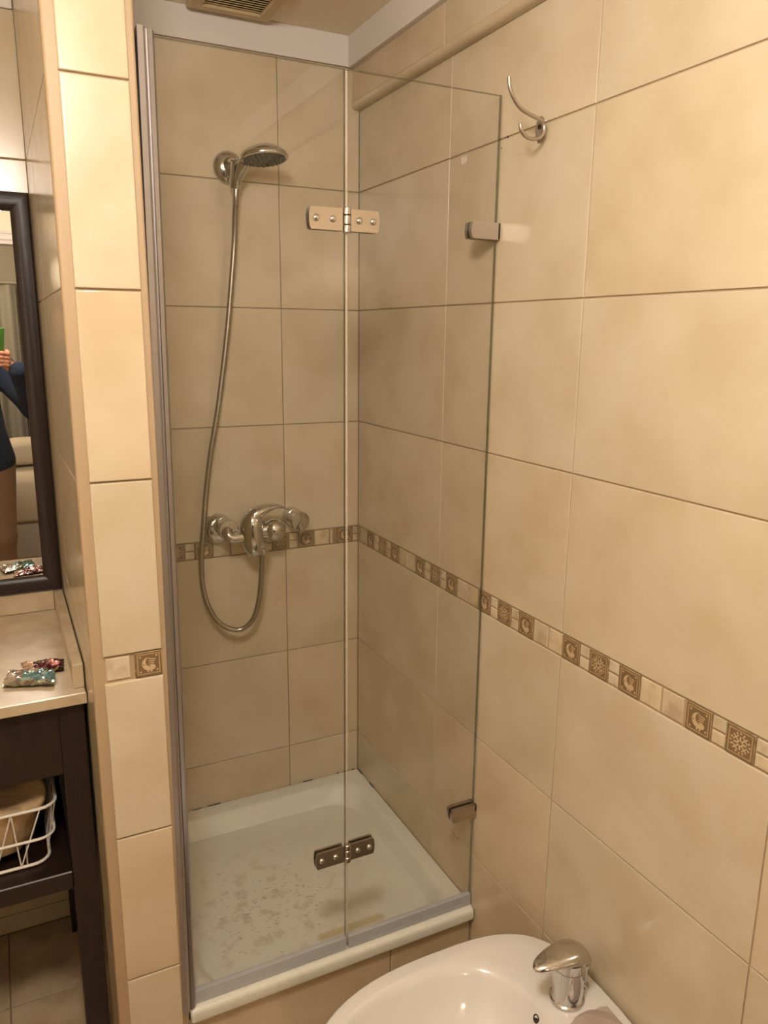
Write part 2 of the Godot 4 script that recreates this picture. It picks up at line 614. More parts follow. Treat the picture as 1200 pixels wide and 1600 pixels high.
func build_shell() -> void:
	# floor of square tiles over a screed
	var fl := struct("floor", span(Vector3(-2.3, -0.12, -0.1), Vector3(0.1, -0.003, 2.85)), M.dark_grout, "beige tiled bathroom floor under the vanity and the bidet", "floor")
	var zs := [0.0, 0.253, 0.703, 1.153, 1.603, 2.053, 2.503, 2.75]
	var xs := [-1.62, -1.45, -1.0, -0.55, -0.1, 0.0]
	for i in xs.size() - 1:
		for k in zs.size() - 1:
			var w: float = xs[i + 1] - xs[i] - 0.003
			var h: float = zs[k + 1] - zs[k] - 0.003
			var o := obj("tile", tile_mesh(w, h, 0.003, 0.0012), M.floor, fl)
			o.transform = Transform3D(Basis(Vector3.RIGHT, -PI / 2), Vector3((xs[i] + xs[i + 1]) / 2, -0.003, (zs[k] + zs[k + 1]) / 2))
	struct("ceiling", span(Vector3(-2.3, CEIL, -0.1), Vector3(0.1, CEIL + 0.1, 2.85)), M.ceiling, "plain cream bathroom ceiling above the shower", "ceiling")

	# right wall: flush tiles, and over them a shallow proud band that ends in a rounded edge
	var wr := struct("wall_right", span(Vector3(0.003, 0, -0.1), Vector3(0.1, CEIL, 2.85)), M.grout, "long right wall of large beige tiles with a decorated band", "wall")
	var rc := [0.0, 0.461, 0.9135, 1.3675, 1.8215, 2.2755, 2.75]
	var rows := ROWS.duplicate()
	rows.append([1.9, 2.097])
	field(wr, "x", 0.0, -PI / 2, rc, rows)
	for s in [0.058, 0.345, 0.631, 0.917, 1.211, 1.505, 1.799, 2.093]:
		listello(wr, "x", 0.0, -PI / 2, s, 1.0, 0.002, 2.75)
	listello(wr, "x", 0.0, -PI / 2, -0.234, 1.0, 0.002, 0.056)
	var b := MB.new()
	var prof := PackedVector2Array([Vector2(0.003, 2.096), Vector2(-0.010, 2.096)])
	for k in 7:
		var a := PI / 2 * k / 6.0
		prof.append(Vector2(-0.010 - 0.012 * sin(a), 2.108 - 0.012 * cos(a)))
	prof.append_array(PackedVector2Array([Vector2(-0.022, 2.1125), Vector2(-0.0175, 2.1125), Vector2(-0.0175, CEIL), Vector2(0.003, CEIL)]))
	b.prism(prof, 0.0, 2.75)
	struct("trim_1", b.done(), M.tile[1], "rounded beige tile edge running along the top of the right wall", "trim")
	var up := struct("wall_right_ledge", span(Vector3(-0.0175, 2.1125, 0.0), Vector3(-0.0165, 2.19, 2.75)), M.grout, "shallow tiled ledge above the rounded edge on the right wall", "wall")
	field(up, "x", -0.0205, -PI / 2, rc, [[2.1125, 2.193]])

	b = MB.new()
	for e in [[1.9005, 0.640, 0.0022], [1.9000, 0.671, 0.0026], [1.884, 0.652, 0.0020], [1.8995, 0.663, 0.0014]]:
		b.lathe([Vector2(0, 0), Vector2(e[2], 0), Vector2(e[2] * 0.6, 0.0005), Vector2(0, 0.0007)], 8, Transform3D(Basis(Vector3(0, 0, 1), PI / 2), Vector3(0.0002, e[0], e[1])))
	var specks := obj("mould_specks", b.done(60), mat(Color(0.22, 0.17, 0.12), 0.9), wr)
	specks.set_meta("kind", "stuff")

	# back wall, behind the shower and behind the mirror
	var wb := struct("wall_back", span(Vector3(-2.3, 0, -0.1), Vector3(0.1, CEIL, -0.003)), M.dark_grout, "beige tiled back wall of the shower, behind the glass and the mirror", "wall")
	rows = ROWS.duplicate()
	rows.append([1.9, 2.194])
	field(wb, "z", 0.0, 0.0, [-0.667, -0.2205, 0.0], rows, 0.0022)
	field(wb, "z", 0.0, 0.0, [-1.62, -1.247, -0.797], rows + [[0.953, 1.0]])
	for s in [-0.62, -0.333, -0.066]:
		listello(wb, "z", 0.0, 0.0, s, 1.0, -0.66, -0.079 if s < -0.3 else -0.002)

	# white painted strips between tiles and ceiling
	struct("trim_2", span(Vector3(-0.667, 2.194, -0.003), Vector3(0.0, CEIL, 0.004), 0.001), M.white_paint, "white painted strip above the tiles of the shower back wall", "trim")
	struct("trim_3", span(Vector3(-0.033, 2.192, 0.004), Vector3(0.0, CEIL, 2.75), 0.001), M.white_paint, "white painted strip along the top of the right wall", "trim")
	struct("trim_4", span(Vector3(-1.62, 2.194, -0.003), Vector3(-0.80, CEIL, 0.004), 0.001), M.white_paint, "white painted strip above the tiles over the mirror", "trim")

	# the short wall between vanity and shower
	b = MB.new()
	var pl := PackedVector2Array()
	for c in [[-0.794, 0.669, 0.5], [-0.675, 0.669, 0.0]]:
		for k in 5:
			var a: float = PI / 2 * k / 4.0 + PI / 2 * (1.0 if c[2] > 0.2 else 0.0)
			pl.append(Vector2(c[0] + 0.005 * cos(a), -(c[1] + 0.005 * sin(a))))
	pl = PackedVector2Array([pl[5], pl[6], pl[7], pl[8], pl[9], pl[0], pl[1], pl[2], pl[3], pl[4], Vector2(-0.799, -0.6645), Vector2(-0.795, -0.6645), Vector2(-0.795, 0.0), Vector2(-0.670, 0.0)])
	b.prism(pl, 0.0, CEIL, Transform3D(Basis(Vector3.RIGHT, -PI / 2), Vector3.ZERO))
	var wp := struct("wall_partition", b.done(), mat(Color(0.67, 0.575, 0.45), 0.5), "narrow tiled end of the wall between vanity and shower", "wall")
	rows = ROWS.duplicate()
	rows.append_array([[1.9, 2.2], [2.2, CEIL]])
	for r in rows:
		tile(wp, Vector3(-0.7315, (r[0] + r[1]) / 2, 0.681), 0.0, 0.0975, r[1] - r[0] - 0.003, M.tile[rng.randi() % 4], "tile", 0.007, 0.0032)
	tile(wp, Vector3(-0.7565, 0.9765, 0.6775), 0.0, 0.040, 0.041, M.stone[0], "stone_tile", 0.0035, 0.003)
	tile(wp, Vector3(-0.7065, 0.9770, 0.679), 0.0, 0.0455, 0.0445, M.bird, "decor_tile", 0.005, 0.0012)
	field(wp, "x", -0.798, -PI / 2, [0.0, 0.22, 0.6635], rows + [[0.953, 1.0]])
	field(wp, "x", -0.667, PI / 2, [0.0, 0.22, 0.642], rows + [[0.953, 1.0]])

	# the sides of the room that only the mirrors see
	struct("wall_left", span(Vector3(-1.72, 0, -0.1), Vector3(-1.62, CEIL, 2.85)), M.cream_paint, "plain cream left wall of the bathroom", "wall")
	b = MB.new()
	b.box(Vector3(-1.54, CEIL / 2, 2.8), Vector3(0.18, CEIL, 0.1))
	b.box(Vector3(-0.2, CEIL / 2, 2.8), Vector3(0.4, CEIL, 0.1))
	b.box(Vector3(-0.925, (CEIL + 2.01) / 2, 2.8), Vector3(1.05, CEIL - 2.01, 0.1))
	struct("wall_front", b.done(20), M.cream_paint, "cream wall with the bedroom doorway, seen in the mirror", "wall")
	b = MB.new()
	for e in [[0.0, 0.012, 0.045], [0.030, 0.020, 0.014]]:
		b.box(Vector3(-0.925, 2.0 + e[0] + e[2] / 2, 2.75 - e[1] / 2), Vector3(1.13, e[2], e[1]), 0.002)
	for x in [-1.46, -0.39]:
		b.box(Vector3(x, 1.0, 2.744), Vector3(0.06, 2.0, 0.012), 0.002)
	b.box(Vector3(-0.925, 1.99, 2.8), Vector3(1.05, 0.02, 0.1))
	for x in [-1.44, -0.41]:
		b.box(Vector3(x, 0.99, 2.8), Vector3(0.02, 1.98, 0.1))
	struct("door_1", b.done(20), M.white_paint, "white door frame of the bedroom doorway, seen in the mirror", "door frame")

func build_tray() -> void:
	var t := thing("shower_tray", "square white enamel shower tray with scuffed floor and rounded lip", "shower tray", Vector3(-0.327, 0, 0.338))
	var off := Vector3(0.327, 0, -0.338)
	var x0 := -0.666
	var x1 := -0.001
	var b := MB.new()
	var rings := []
	for e in [[0.0, 0.656, 0.004, 0.18], [0.0, 0.658, 0.006, 0.194], [0.0, 0.670, 0.008, 0.195], [0.0, 0.6725, 0.008, 0.198], [0.0, 0.6725, 0.008, 0.214], [0.0, 0.670, 0.010, 0.220], [0.001, 0.666, 0.012, 0.223], [0.003, 0.661, 0.012, 0.224]]:
		rings.append(rrect(x0 + e[0], x1 - e[0], 0.001 + e[0], e[1], e[2], e[3]))
	for e in [[0.030, 0.06, 0.2235], [0.036, 0.07, 0.2205], [0.042, 0.08, 0.212], [0.052, 0.085, 0.19], [0.066, 0.09, 0.172], [0.088, 0.09, 0.163], [0.115, 0.09, 0.160]]:
		rings.append(rrect(x0 + e[0], x1 - e[0], 0.001 + e[0] * 1.35, 0.668 - e[0], e[1], e[2]))
	b.loft(rings, true, true, true)
	for k in b.v.size():
		b.uv[k] = Vector2((b.v[k].x - x0) / (x1 - x0), b.v[k].z / 0.678)
		b.v[k] += off
	obj("basin", b.done(60.0), M.tray, t)
	# drain
	var d := Vector3(-0.492, 0.1605, 0.515) + off
	b = MB.new()
	b.lathe([Vector2(0, 0), Vector2(0.030, 0), Vector2(0.030, 0.002), Vector2(0.026, 0.0035), Vector2(0.021, 0.001), Vector2(0, 0.0005)], 28, Transform3D(Basis(), d))
	var dr := obj("drain", b.done(), M.satin, t)
	b = MB.new()
	b.lathe([Vector2(0, 0.0008), Vector2(0.0185, 0.0008), Vector2(0.0185, 0.0022), Vector2(0, 0.0022)], 24, Transform3D(Basis(), d))
	obj("drain_hole", b.done(), M.nozzle, dr)
	b = MB.new()
	for k in 3:
		var a := PI * k / 3.0
		b.box(Vector3.ZERO, Vector3(0.037, 0.0012, 0.003), 0.0, Transform3D(Basis(Vector3.UP, a), d + Vector3(0, 0.003, 0)))
	obj("drain_grate", b.done(), M.satin, dr)
	# mouldy sealant in the joint with the walls
	b = MB.new()
	var x := -0.64
	while x < -0.01:
		var l := rng.randf_range(0.008, 0.05)
		if rng.randf() < (0.8 if x < -0.45 else 0.4):
			b.box(Vector3(x + l / 2, 0.2245, 0.0025) + off, Vector3(l, rng.randf_range(0.0016, 0.0035), 0.003), 0.0006)
		x += l + rng.randf_range(0.0, 0.02)
	var z := 0.01
	while z < 0.11:
		var l := rng.randf_range(0.006, 0.03)
		if rng.randf() < (0.9 if z < 0.1 else 0.2):
			b.box(Vector3(-0.0025, 0.2245, z + l / 2) + off, Vector3(0.003, rng.randf_range(0.002, 0.004), l), 0.0006)
		z += l + rng.randf_range(0.0, 0.02)
	var mo := obj("mould_line", b.done(20), mat(Color(0.16, 0.12, 0.08), 0.9), t)
	mo.set_meta("kind", "stuff")
	# tiled riser below the lip
	var ws := struct("wall_riser", span(Vector3(-0.669, 0, 0.60), Vector3(0.0, 0.179, 0.652)), M.dark_grout, "low beige tiled riser under the shower tray lip", "wall")
	for c in [[-0.668, -0.2155], [-0.2125, -0.004]]:
		tile(ws, Vector3((c[0] + c[1]) / 2, 0.0965, 0.655), 0.0, c[1] - c[0], 0.190, M.tile[2])

func build_screen() -> void:
	var zc := 0.648
	var t := thing("shower_screen", "frameless glass shower screen of two hinged panes with steel fittings", "shower screen", Vector3(-0.33, 0.224, zc))
	var o := -t.position
	var lean := 0.0095
	# two panes; the left edge of the first follows the slightly leaning wall profile
	var panes := [[-0.650, -0.663, -0.3230, -0.3240], [-0.3168, -0.3178, -0.004, -0.004]]
	for p in panes:
		var b := MB.new()
		var poly := PackedVector2Array([Vector2(p[1], 0.236), Vector2(p[3], 0.236), Vector2(p[2], 1.975), Vector2(p[0], 1.975)])
		b.prism(poly, zc - 0.003, zc + 0.003, Transform3D(Basis(), o))
		var gl := obj("glass_pane", b.done(20), M.glass, t)
		b = MB.new()
		for e in [[poly[1], poly[2]], [poly[2], poly[3]]]:
			var a := Vector3(e[0].x, e[0].y, zc) + o
			var c := Vector3(e[1].x, e[1].y, zc) + o
			var d := (c - a).normalized()
			b.box(Vector3.ZERO, Vector3((c - a).length(), 0.0009, 0.0064), 0.0, Transform3D(Basis(d, Vector3(0, 0, 1).cross(d), Vector3(0, 0, 1)), (a + c) / 2))
		obj("polished_edge", b.done(20), M.glass_edge, gl)
		# drip seal on the lower edge
		b = MB.new()
		var q := PackedVector2Array([Vector2(zc - 0.0075, 0.226), Vector2(zc + 0.0075, 0.226), Vector2(zc + 0.006, 0.252), Vector2(zc - 0.006, 0.252)])
		var len: float = p[3] - p[1]
		b.prism(q, 0.0, len, Transform3D(Basis(Vector3(0, 0, 1), Vector3(0, 1, 0), Vector3(1, 0, 0)), Vector3(p[1], 0, 0) + o))
		obj("drip_seal", b.done(20), M.seal, t)
	# clear seal between the panes
	var b := MB.new()
	b.box(Vector3(-0.3200, 1.105, zc) + o, Vector3(0.0052, 1.735, 0.006), 0.0008)
	obj("joint_seal", b.done(20), M.clear_seal, t)
	# wall profile with its two flanges
	b = MB.new()
	var prof := PackedVector2Array([Vector2(-0.026, 0.632), Vector2(-0.003, 0.632), Vector2(0.001, 0.637), Vector2(0.001, 0.642), Vector2(-0.006, 0.644), Vector2(-0.006, 0.652), Vector2(0.002, 0.653), Vector2(0.002, 0.658), Vector2(-0.002, 0.665), Vector2(-0.0085, 0.667), Vector2(-0.0095, 0.663), Vector2(-0.0125, 0.663), Vector2(-0.0135, 0.671), Vector2(-0.017, 0.674), Vector2(-0.026, 0.675)])
	var pv := PackedVector2Array()
	for k in prof: pv.append(Vector2(k.x, -k.y))
	var top := Vector3(-0.641, 1.979, 0)
	var bot := Vector3(-0.655, 0.226, 0)
	var x := Transform3D(Basis(Vector3(1, 0, 0), Vector3(0, 0, -1), (top - bot)), bot)
	b.prism(pv, 0.0, 1.0, Transform3D(Basis(), o) * x)
	obj("wall_profile", b.done(25), M.alu, t)
	# hinges: plates on both faces, screws, a knuckle
	for y in [1.7325, 0.4635]:
		var hc := Vector3(-0.3215, y, zc) + o
		b = MB.new()
		for s in [-1.0, 1.0]:
			for f in [-1.0, 1.0]:
				var pl := PackedVector2Array()
				var x1: float = 0.071 if s < 0 else 0.064
				pl.append_array(PackedVector2Array([Vector2(s * 0.008, -0.0185), Vector2(s * (x1 - 0.004), -0.0185)]))
				for k in 7:
					var a := -PI / 2 + PI * k / 6.0
					pl.append(Vector2(s * (x1 - 0.004 + 0.004 * cos(a)), 0.0185 * sin(a)))
				pl.append(Vector2(s * 0.008, 0.0185))
				b.prism(pl, 0.0032 if f > 0 else -0.0082, 0.0082 if f > 0 else -0.0032, Transform3D(Basis(), hc))
		var h := obj("hinge", b.done(30), M.satin, t)
		for sx in [-0.058, -0.027, 0.024, 0.051]:
			b = MB.new()
			b.lathe([Vector2(0.0062, 0), Vector2(0.0058, 0.002), Vector2(0.004, 0.0038), Vector2(0, 0.0046)], 18, Transform3D(Basis(Vector3.RIGHT, PI / 2), hc + Vector3(sx, 0, 0.0082)))
			obj("screw", b.done(60), M.chrome, h)
		b = MB.new()
		for e in [[-0.021, -0.0085], [-0.0075, 0.0075], [0.0085, 0.021]]:
			b.lathe([Vector2(0, e[0]), Vector2(0.0065, e[0]), Vector2(0.0075, e[0] + 0.001), Vector2(0.0075, e[1] - 0.001), Vector2(0.0065, e[1]), Vector2(0, e[1])], 18, Transform3D(Basis(), hc + Vector3(0.001, 0, 0.006)))
		obj("knuckle", b.done(30), M.satin, h)
	# clamps that catch the free edge at the wall
	for y in [1.733, 0.476]:
		b = MB.new()
		var c := Vector3(-0.0335, y, zc) + o
		for f in [-1.0, 1.0]:
			var pl := PackedVector2Array([Vector2(0.032, -0.0155), Vector2(0.032, 0.0155), Vector2(-0.028, 0.0155)])
			for k in 7:
				var a := PI / 2 + PI * k / 6.0
				pl.append(Vector2(-0.028 + 0.005 * cos(a), 0.0155 * sin(a)))
			pl.append(Vector2(-0.028, -0.0155))
			b.prism(pl, 0.0034 if f > 0 else -0.013, 0.013 if f > 0 else -0.0034, Transform3D(Basis(), c))
		b.box(c + Vector3(0.030, 0, 0), Vector3(0.005, 0.031, 0.026), 0.001)
		obj("wall_clamp", b.done(30), M.satin, t)

func build_vanity() -> void:
	var t := thing("vanity", "dark stained wooden vanity with an open shelf, under the beige worktop", "vanity", Vector3(-1.2, 0, 0.26))
	var o := -t.position
	var xl := -1.598
	var xr := -0.804
	for x in [xl, xr - 0.046]:
		for z in [0.02, 0.452]:
			obj("leg", span(Vector3(x, 0, z) + o, Vector3(x + 0.046, 0.853, z + 0.048) + o, 0.002), M.wood, t)
	obj("apron", span(Vector3(xl + 0.046, 0.700, 0.478) + o, Vector3(xr - 0.046, 0.853, 0.496) + o, 0.001), M.wood, t)
	obj("back_panel", span(Vector3(xl + 0.046, 0.45, 0.022) + o, Vector3(xr - 0.046, 0.853, 0.040) + o, 0.001), M.wood, t)
	for x in [xl + 0.006, xr - 0.024]:
		obj("side_panel", span(Vector3(x, 0.45, 0.068) + o, Vector3(x + 0.018, 0.853, 0.452) + o, 0.001), M.wood, t)
	obj("shelf", span(Vector3(xl + 0.046, 0.446, 0.040) + o, Vector3(xr - 0.046, 0.486, 0.498) + o, 0.002), M.wood, t)

	# worktop with upstands and an oval basin
	var w := thing("countertop", "beige stone worktop with low upstands along the wall and the side", "countertop", Vector3(-1.2, 0.853, 0.26))
	o = -w.position
	var b := MB.new()
	var n := 48
	var outer_top := PackedVector3Array()
	var outer_edge := PackedVector3Array()
	var outer_bot := PackedVector3Array()
	var inner_top := PackedVector3Array()
	var inner_bot := PackedVector3Array()
	var cx := -1.22
	var cz := 0.27
	for k in n:
		var a := TAU * k / n
		var d := Vector2(cos(a), sin(a))
		var s := 1e9
		if d.x > 1e-6: s = minf(s, (-0.800 - cx) / d.x)
		if d.x < -1e-6: s = minf(s, (-1.6 - cx) / d.x)
		if d.y > 1e-6: s = minf(s, (0.525 - cz) / d.y)
		if d.y < -1e-6: s = minf(s, (0.002 - cz) / d.y)
		outer_top.append(Vector3(cx + d.x * (s - 0.002), 0.875, cz + d.y * (s - 0.002)) + o)
		outer_edge.append(Vector3(cx + d.x * s, 0.873, cz + d.y * s) + o)
		outer_bot.append(Vector3(cx + d.x * s, 0.853, cz + d.y * s) + o)
		inner_top.append(Vector3(cx + d.x * 0.262, 0.875, cz + d.y * 0.18) + o)
		inner_bot.append(Vector3(cx + d.x * 0.262, 0.853, cz + d.y * 0.18) + o)
	# corners of the slab, so that the outline stays square
	for corner in [Vector2(-0.800, 0.525), Vector2(-0.800, 0.002), Vector2(-1.6, 0.525), Vector2(-1.6, 0.002)]:
		var best := 0
		for k in n:
			if Vector2(outer_edge[k].x - o.x, outer_edge[k].z - o.z).distance_to(corner) < Vector2(outer_edge[best].x - o.x, outer_edge[best].z - o.z).distance_to(corner): best = k
		var inn := Vector2(signf(corner.x - cx), signf(corner.y - cz)) * 0.002
		outer_top[best] = Vector3(corner.x - inn.x, 0.875, corner.y - inn.y) + o
		outer_edge[best] = Vector3(corner.x, 0.873, corner.y) + o
		outer_bot[best] = Vector3(corner.x, 0.853, corner.y) + o
	b.loft([inner_bot, inner_top, outer_top, outer_edge, outer_bot, inner_bot], true, false, false)
	obj("slab", b.done(30), M.counter, w)
	obj("backsplash", span(Vector3(-1.6, 0.8755, 0.001) + o, Vector3(-0.8205, 0.924, 0.019) + o, 0.0015), M.counter, w)
	obj("side_splash", span(Vector3(-0.8200, 0.8755, 0.001) + o, Vector3(-0.8002, 0.924, 0.502) + o, 0.0015), M.counter, w)
	b = MB.new()
	var rings := []
	for e in [[0.275, 0.193, 0.852], [0.27, 0.188, 0.845], [0.255, 0.176, 0.82], [0.22, 0.15, 0.785], [0.14, 0.095, 0.765], [0.03, 0.03, 0.76]]:
		var r := PackedVector3Array()
		for k in 40:
			var a := TAU * k / 40
			r.append(Vector3(cx + cos(a) * e[0], e[2], cz + sin(a) * e[1]) + o)
		rings.append(r)
	b.loft(rings, true, false, true)
	obj("basin", b.done(60, false), M.ceramic, w)

func build_mirror() -> void:
	var t := thing("mirror", "wall mirror in a broad dark brown wooden frame above the worktop", "mirror", Vector3(-1.13, 0.925, 0.0))
	var o := -t.position
	var x0 := -1.46
	var x1 := -0.800
	var y0 := 0.926
	var y1 := 1.830
	var w := 0.040
	var b := MB.new()
	# mitred frame with a gently rounded face
	var prof := [[0.0, 0.001], [0.0, 0.020], [0.004, 0.026], [0.014, 0.030], [0.026, 0.029], [0.036, 0.024], [w, 0.018], [w, 0.001]]
	var rings := []
	for p in prof:
		rings.append(PackedVector3Array([Vector3(x0 + p[0], y0 + p[0], p[1]) + o, Vector3(x1 - p[0], y0 + p[0], p[1]) + o, Vector3(x1 - p[0], y1 - p[0], p[1]) + o, Vector3(x0 + p[0], y1 - p[0], p[1]) + o]))
	rings.append(rings[0])
	b.loft(rings, true, false, false)
	obj("frame", b.done(32), M.wood, t)
	obj("mirror_pane", span(Vector3(x0 + w - 0.004, y0 + w - 0.004, 0.002) + o, Vector3(x1 - w + 0.004, y1 - w + 0.004, 0.018) + o), M.mirror, t)

# outline of the bidet: two half super-ellipses meeting at x = cx
func egg(cx: float, cz: float, back: float, front: float, half: float, nb: float, nf: float, y: float, n := 56) -> PackedVector3Array:
	var r := PackedVector3Array()
	for k in n:
		var a := TAU * k / n
		var c := cos(a)
		var s := sin(a)
		var e := nb if c > 0 else nf
		var l := back if c > 0 else front
		r.append(Vector3(cx + signf(c) * pow(absf(c), 2.0 / e) * l, y, cz + signf(s) * pow(absf(s), 2.0 / e) * half))
	return r

func build_bidet() -> void:
	var t := thing("bidet", "white glazed ceramic bidet standing against the right wall by the shower", "bidet", Vector3(-0.27, 0, 1.097))
	var o := -t.position
	var b := MB.new()
	var rings := []
	for e in [[-0.24, 0.20, 0.20, 0.12, 3, 2.4, 0.0], [-0.24, 0.205, 0.20, 0.125, 3, 2.4, 0.02], [-0.25, 0.22, 0.20, 0.13, 3, 2.4, 0.14], [-0.26, 0.24, 0.25, 0.165, 3.2, 2.4, 0.25], [-0.26, 0.254, 0.29, 0.202, 3.3, 2.4, 0.32], [-0.26, 0.256, 0.30, 0.211, 3.3, 2.4, 0.358], [-0.26, 0.2555, 0.2995, 0.2105, 3.3, 2.4, 0.368], [-0.26, 0.253, 0.297, 0.208, 3.3, 2.4, 0.376], [-0.26, 0.248, 0.292, 0.203, 3.3, 2.4, 0.380],
		[-0.262, 0.225, 0.272, 0.183, 3.1, 2.4, 0.380], [-0.285, 0.185, 0.243, 0.176, 2.8, 2.4, 0.3785], [-0.295, 0.172, 0.230, 0.168, 2.6, 2.4, 0.374], [-0.30, 0.166, 0.222, 0.161, 2.6, 2.4, 0.363], [-0.30, 0.155, 0.21, 0.150, 2.5, 2.3, 0.335], [-0.30, 0.13, 0.18, 0.125, 2.3, 2.2, 0.29], [-0.30, 0.08, 0.12, 0.08, 2.0, 2.0, 0.262], [-0.30, 0.025, 0.03, 0.025, 2.0, 2.0, 0.256]]:
		rings.append(egg(e[0], 1.097, e[1], e[2], e[3], e[4], e[5], e[6]))
	b.loft(rings, true, true, true)
	for k in b.v.size(): b.v[k] += o
	obj("bowl", b.done(55), M.ceramic, t)
	b = MB.new()
	b.lathe([Vector2(0, 0), Vector2(0.022, 0), Vector2(0.022, 0.002), Vector2(0.015, 0.003), Vector2(0, 0.001)], 20, Transform3D(Basis(), Vector3(-0.30, 0.2555, 1.097) + o))
	obj("drain", b.done(), M.chrome, t)
	# overflow hole in the back of the bowl
	b = MB.new()
	b.lathe([Vector2(0, 0), Vector2(0.007, 0), Vector2(0.0075, 0.0012), Vector2(0.0055, 0.0016), Vector2(0.005, 0.0004), Vector2(0, 0.0004)], 18, Transform3D(Basis(Vector3(0, 0, 1), 1.15), Vector3(-0.1385, 0.352, 1.077) + o))
	obj("overflow_hole", b.done(), M.nozzle, t)

	# mixer tap on the rim
	var f := thing("bidet_tap", "chrome single-lever mixer tap on the back rim of the bidet", "tap", Vector3(-0.080, 0.380, 1.086))
	b = MB.new()
	b.lathe([Vector2(0, 0), Vector2(0.031, 0), Vector2(0.031, 0.004), Vector2(0.0285, 0.006), Vector2(0.0275, 0.012), Vector2(0.0285, 0.066), Vector2(0.0285, 0.068), Vector2(0.0272, 0.0685), Vector2(0.0272, 0.0705), Vector2(0.0288, 0.071), Vector2(0.0288, 0.088), Vector2(0, 0.088)], 36)
	obj("body", b.done(35), M.chrome, f)
	# lever: a drooping dome drawn out towards the bowl
	b = MB.new()
	var spine := [[0.032, 0.076, 0.010, 0.008], [0.029, 0.083, 0.023, 0.015], [0.016, 0.089, 0.029, 0.018], [0.0, 0.093, 0.030, 0.017], [-0.02, 0.095, 0.028, 0.0145], [-0.042, 0.0955, 0.0235, 0.011], [-0.060, 0.094, 0.018, 0.009], [-0.072, 0.092, 0.012, 0.007], [-0.078, 0.0905, 0.005, 0.004]]
	rings = []
	for e in spine:
		var r := PackedVector3Array()
		for k in 24:
			var a := TAU * k / 24
			var yy := sin(a)
			r.append(Vector3(e[0], e[1] + (yy * e[3] * (1.0 if yy > 0 else 0.55)), cos(a) * e[2]))
		rings.append(r)
	b.loft(rings)
	obj("lever", b.done(60), M.chrome, f)
	b = MB.new()
	b.tube([Vector3(0.046, 0.0, -0.006), Vector3(0.046, 0.040, -0.006)], 0.0032, 10)
	b.lathe([Vector2(0, 0.038), Vector2(0.0045, 0.038), Vector2(0.007, 0.043), Vector2(0.0075, 0.049), Vector2(0.005, 0.054), Vector2(0, 0.055)], 16, Transform3D(Basis(), Vector3(0.046, 0, -0.006)))
	b.lathe([Vector2(0, 0), Vector2(0.009, 0), Vector2(0.008, 0.004), Vector2(0.004, 0.005), Vector2(0, 0.005)], 16, Transform3D(Basis(), Vector3(0.046, 0, -0.006)))
	obj("waste_rod", b.done(35), M.chrome, f)

	# little scrap of grey foil on the rim
	b = MB.new()
	var nz := FastNoiseLite.new()
	nz.seed = 8; nz.frequency = 18.0
	var g := []
	for i in 9:
		var row := []
		for j in 7:
			var u := i / 8.0
			var v := j / 6.0
			var edge := nz.get_noise_2d(u * 3.0, v * 3.0 + 4.0) * 0.006
			var p := Vector3(-0.118 + 0.088 * u, 0.3815 + 0.006 * sin(PI * u) * sin(PI * v) + absf(nz.get_noise_2d(u * 0.4, v * 0.4)) * 0.008, 1.136 + 0.055 * v + edge - 0.010 * sin(PI * u))
			row.append(p)
		g.append(row)
	for i in 8:
		for j in 6:
			var d := Vector3(0, -0.0012, 0)
			b.quad(g[i][j], g[i][j + 1], g[i + 1][j + 1], g[i + 1][j])
			b.quad(g[i][j] + d, g[i + 1][j] + d, g[i + 1][j + 1] + d, g[i][j + 1] + d)
	var fo := obj("foil_scrap", b.done(25, false), mat(Color(0.68, 0.62, 0.585), 0.42, 0.2))
	tag(fo, "crumpled grey scrap lying on the bidet rim below the tap", "wrapper")

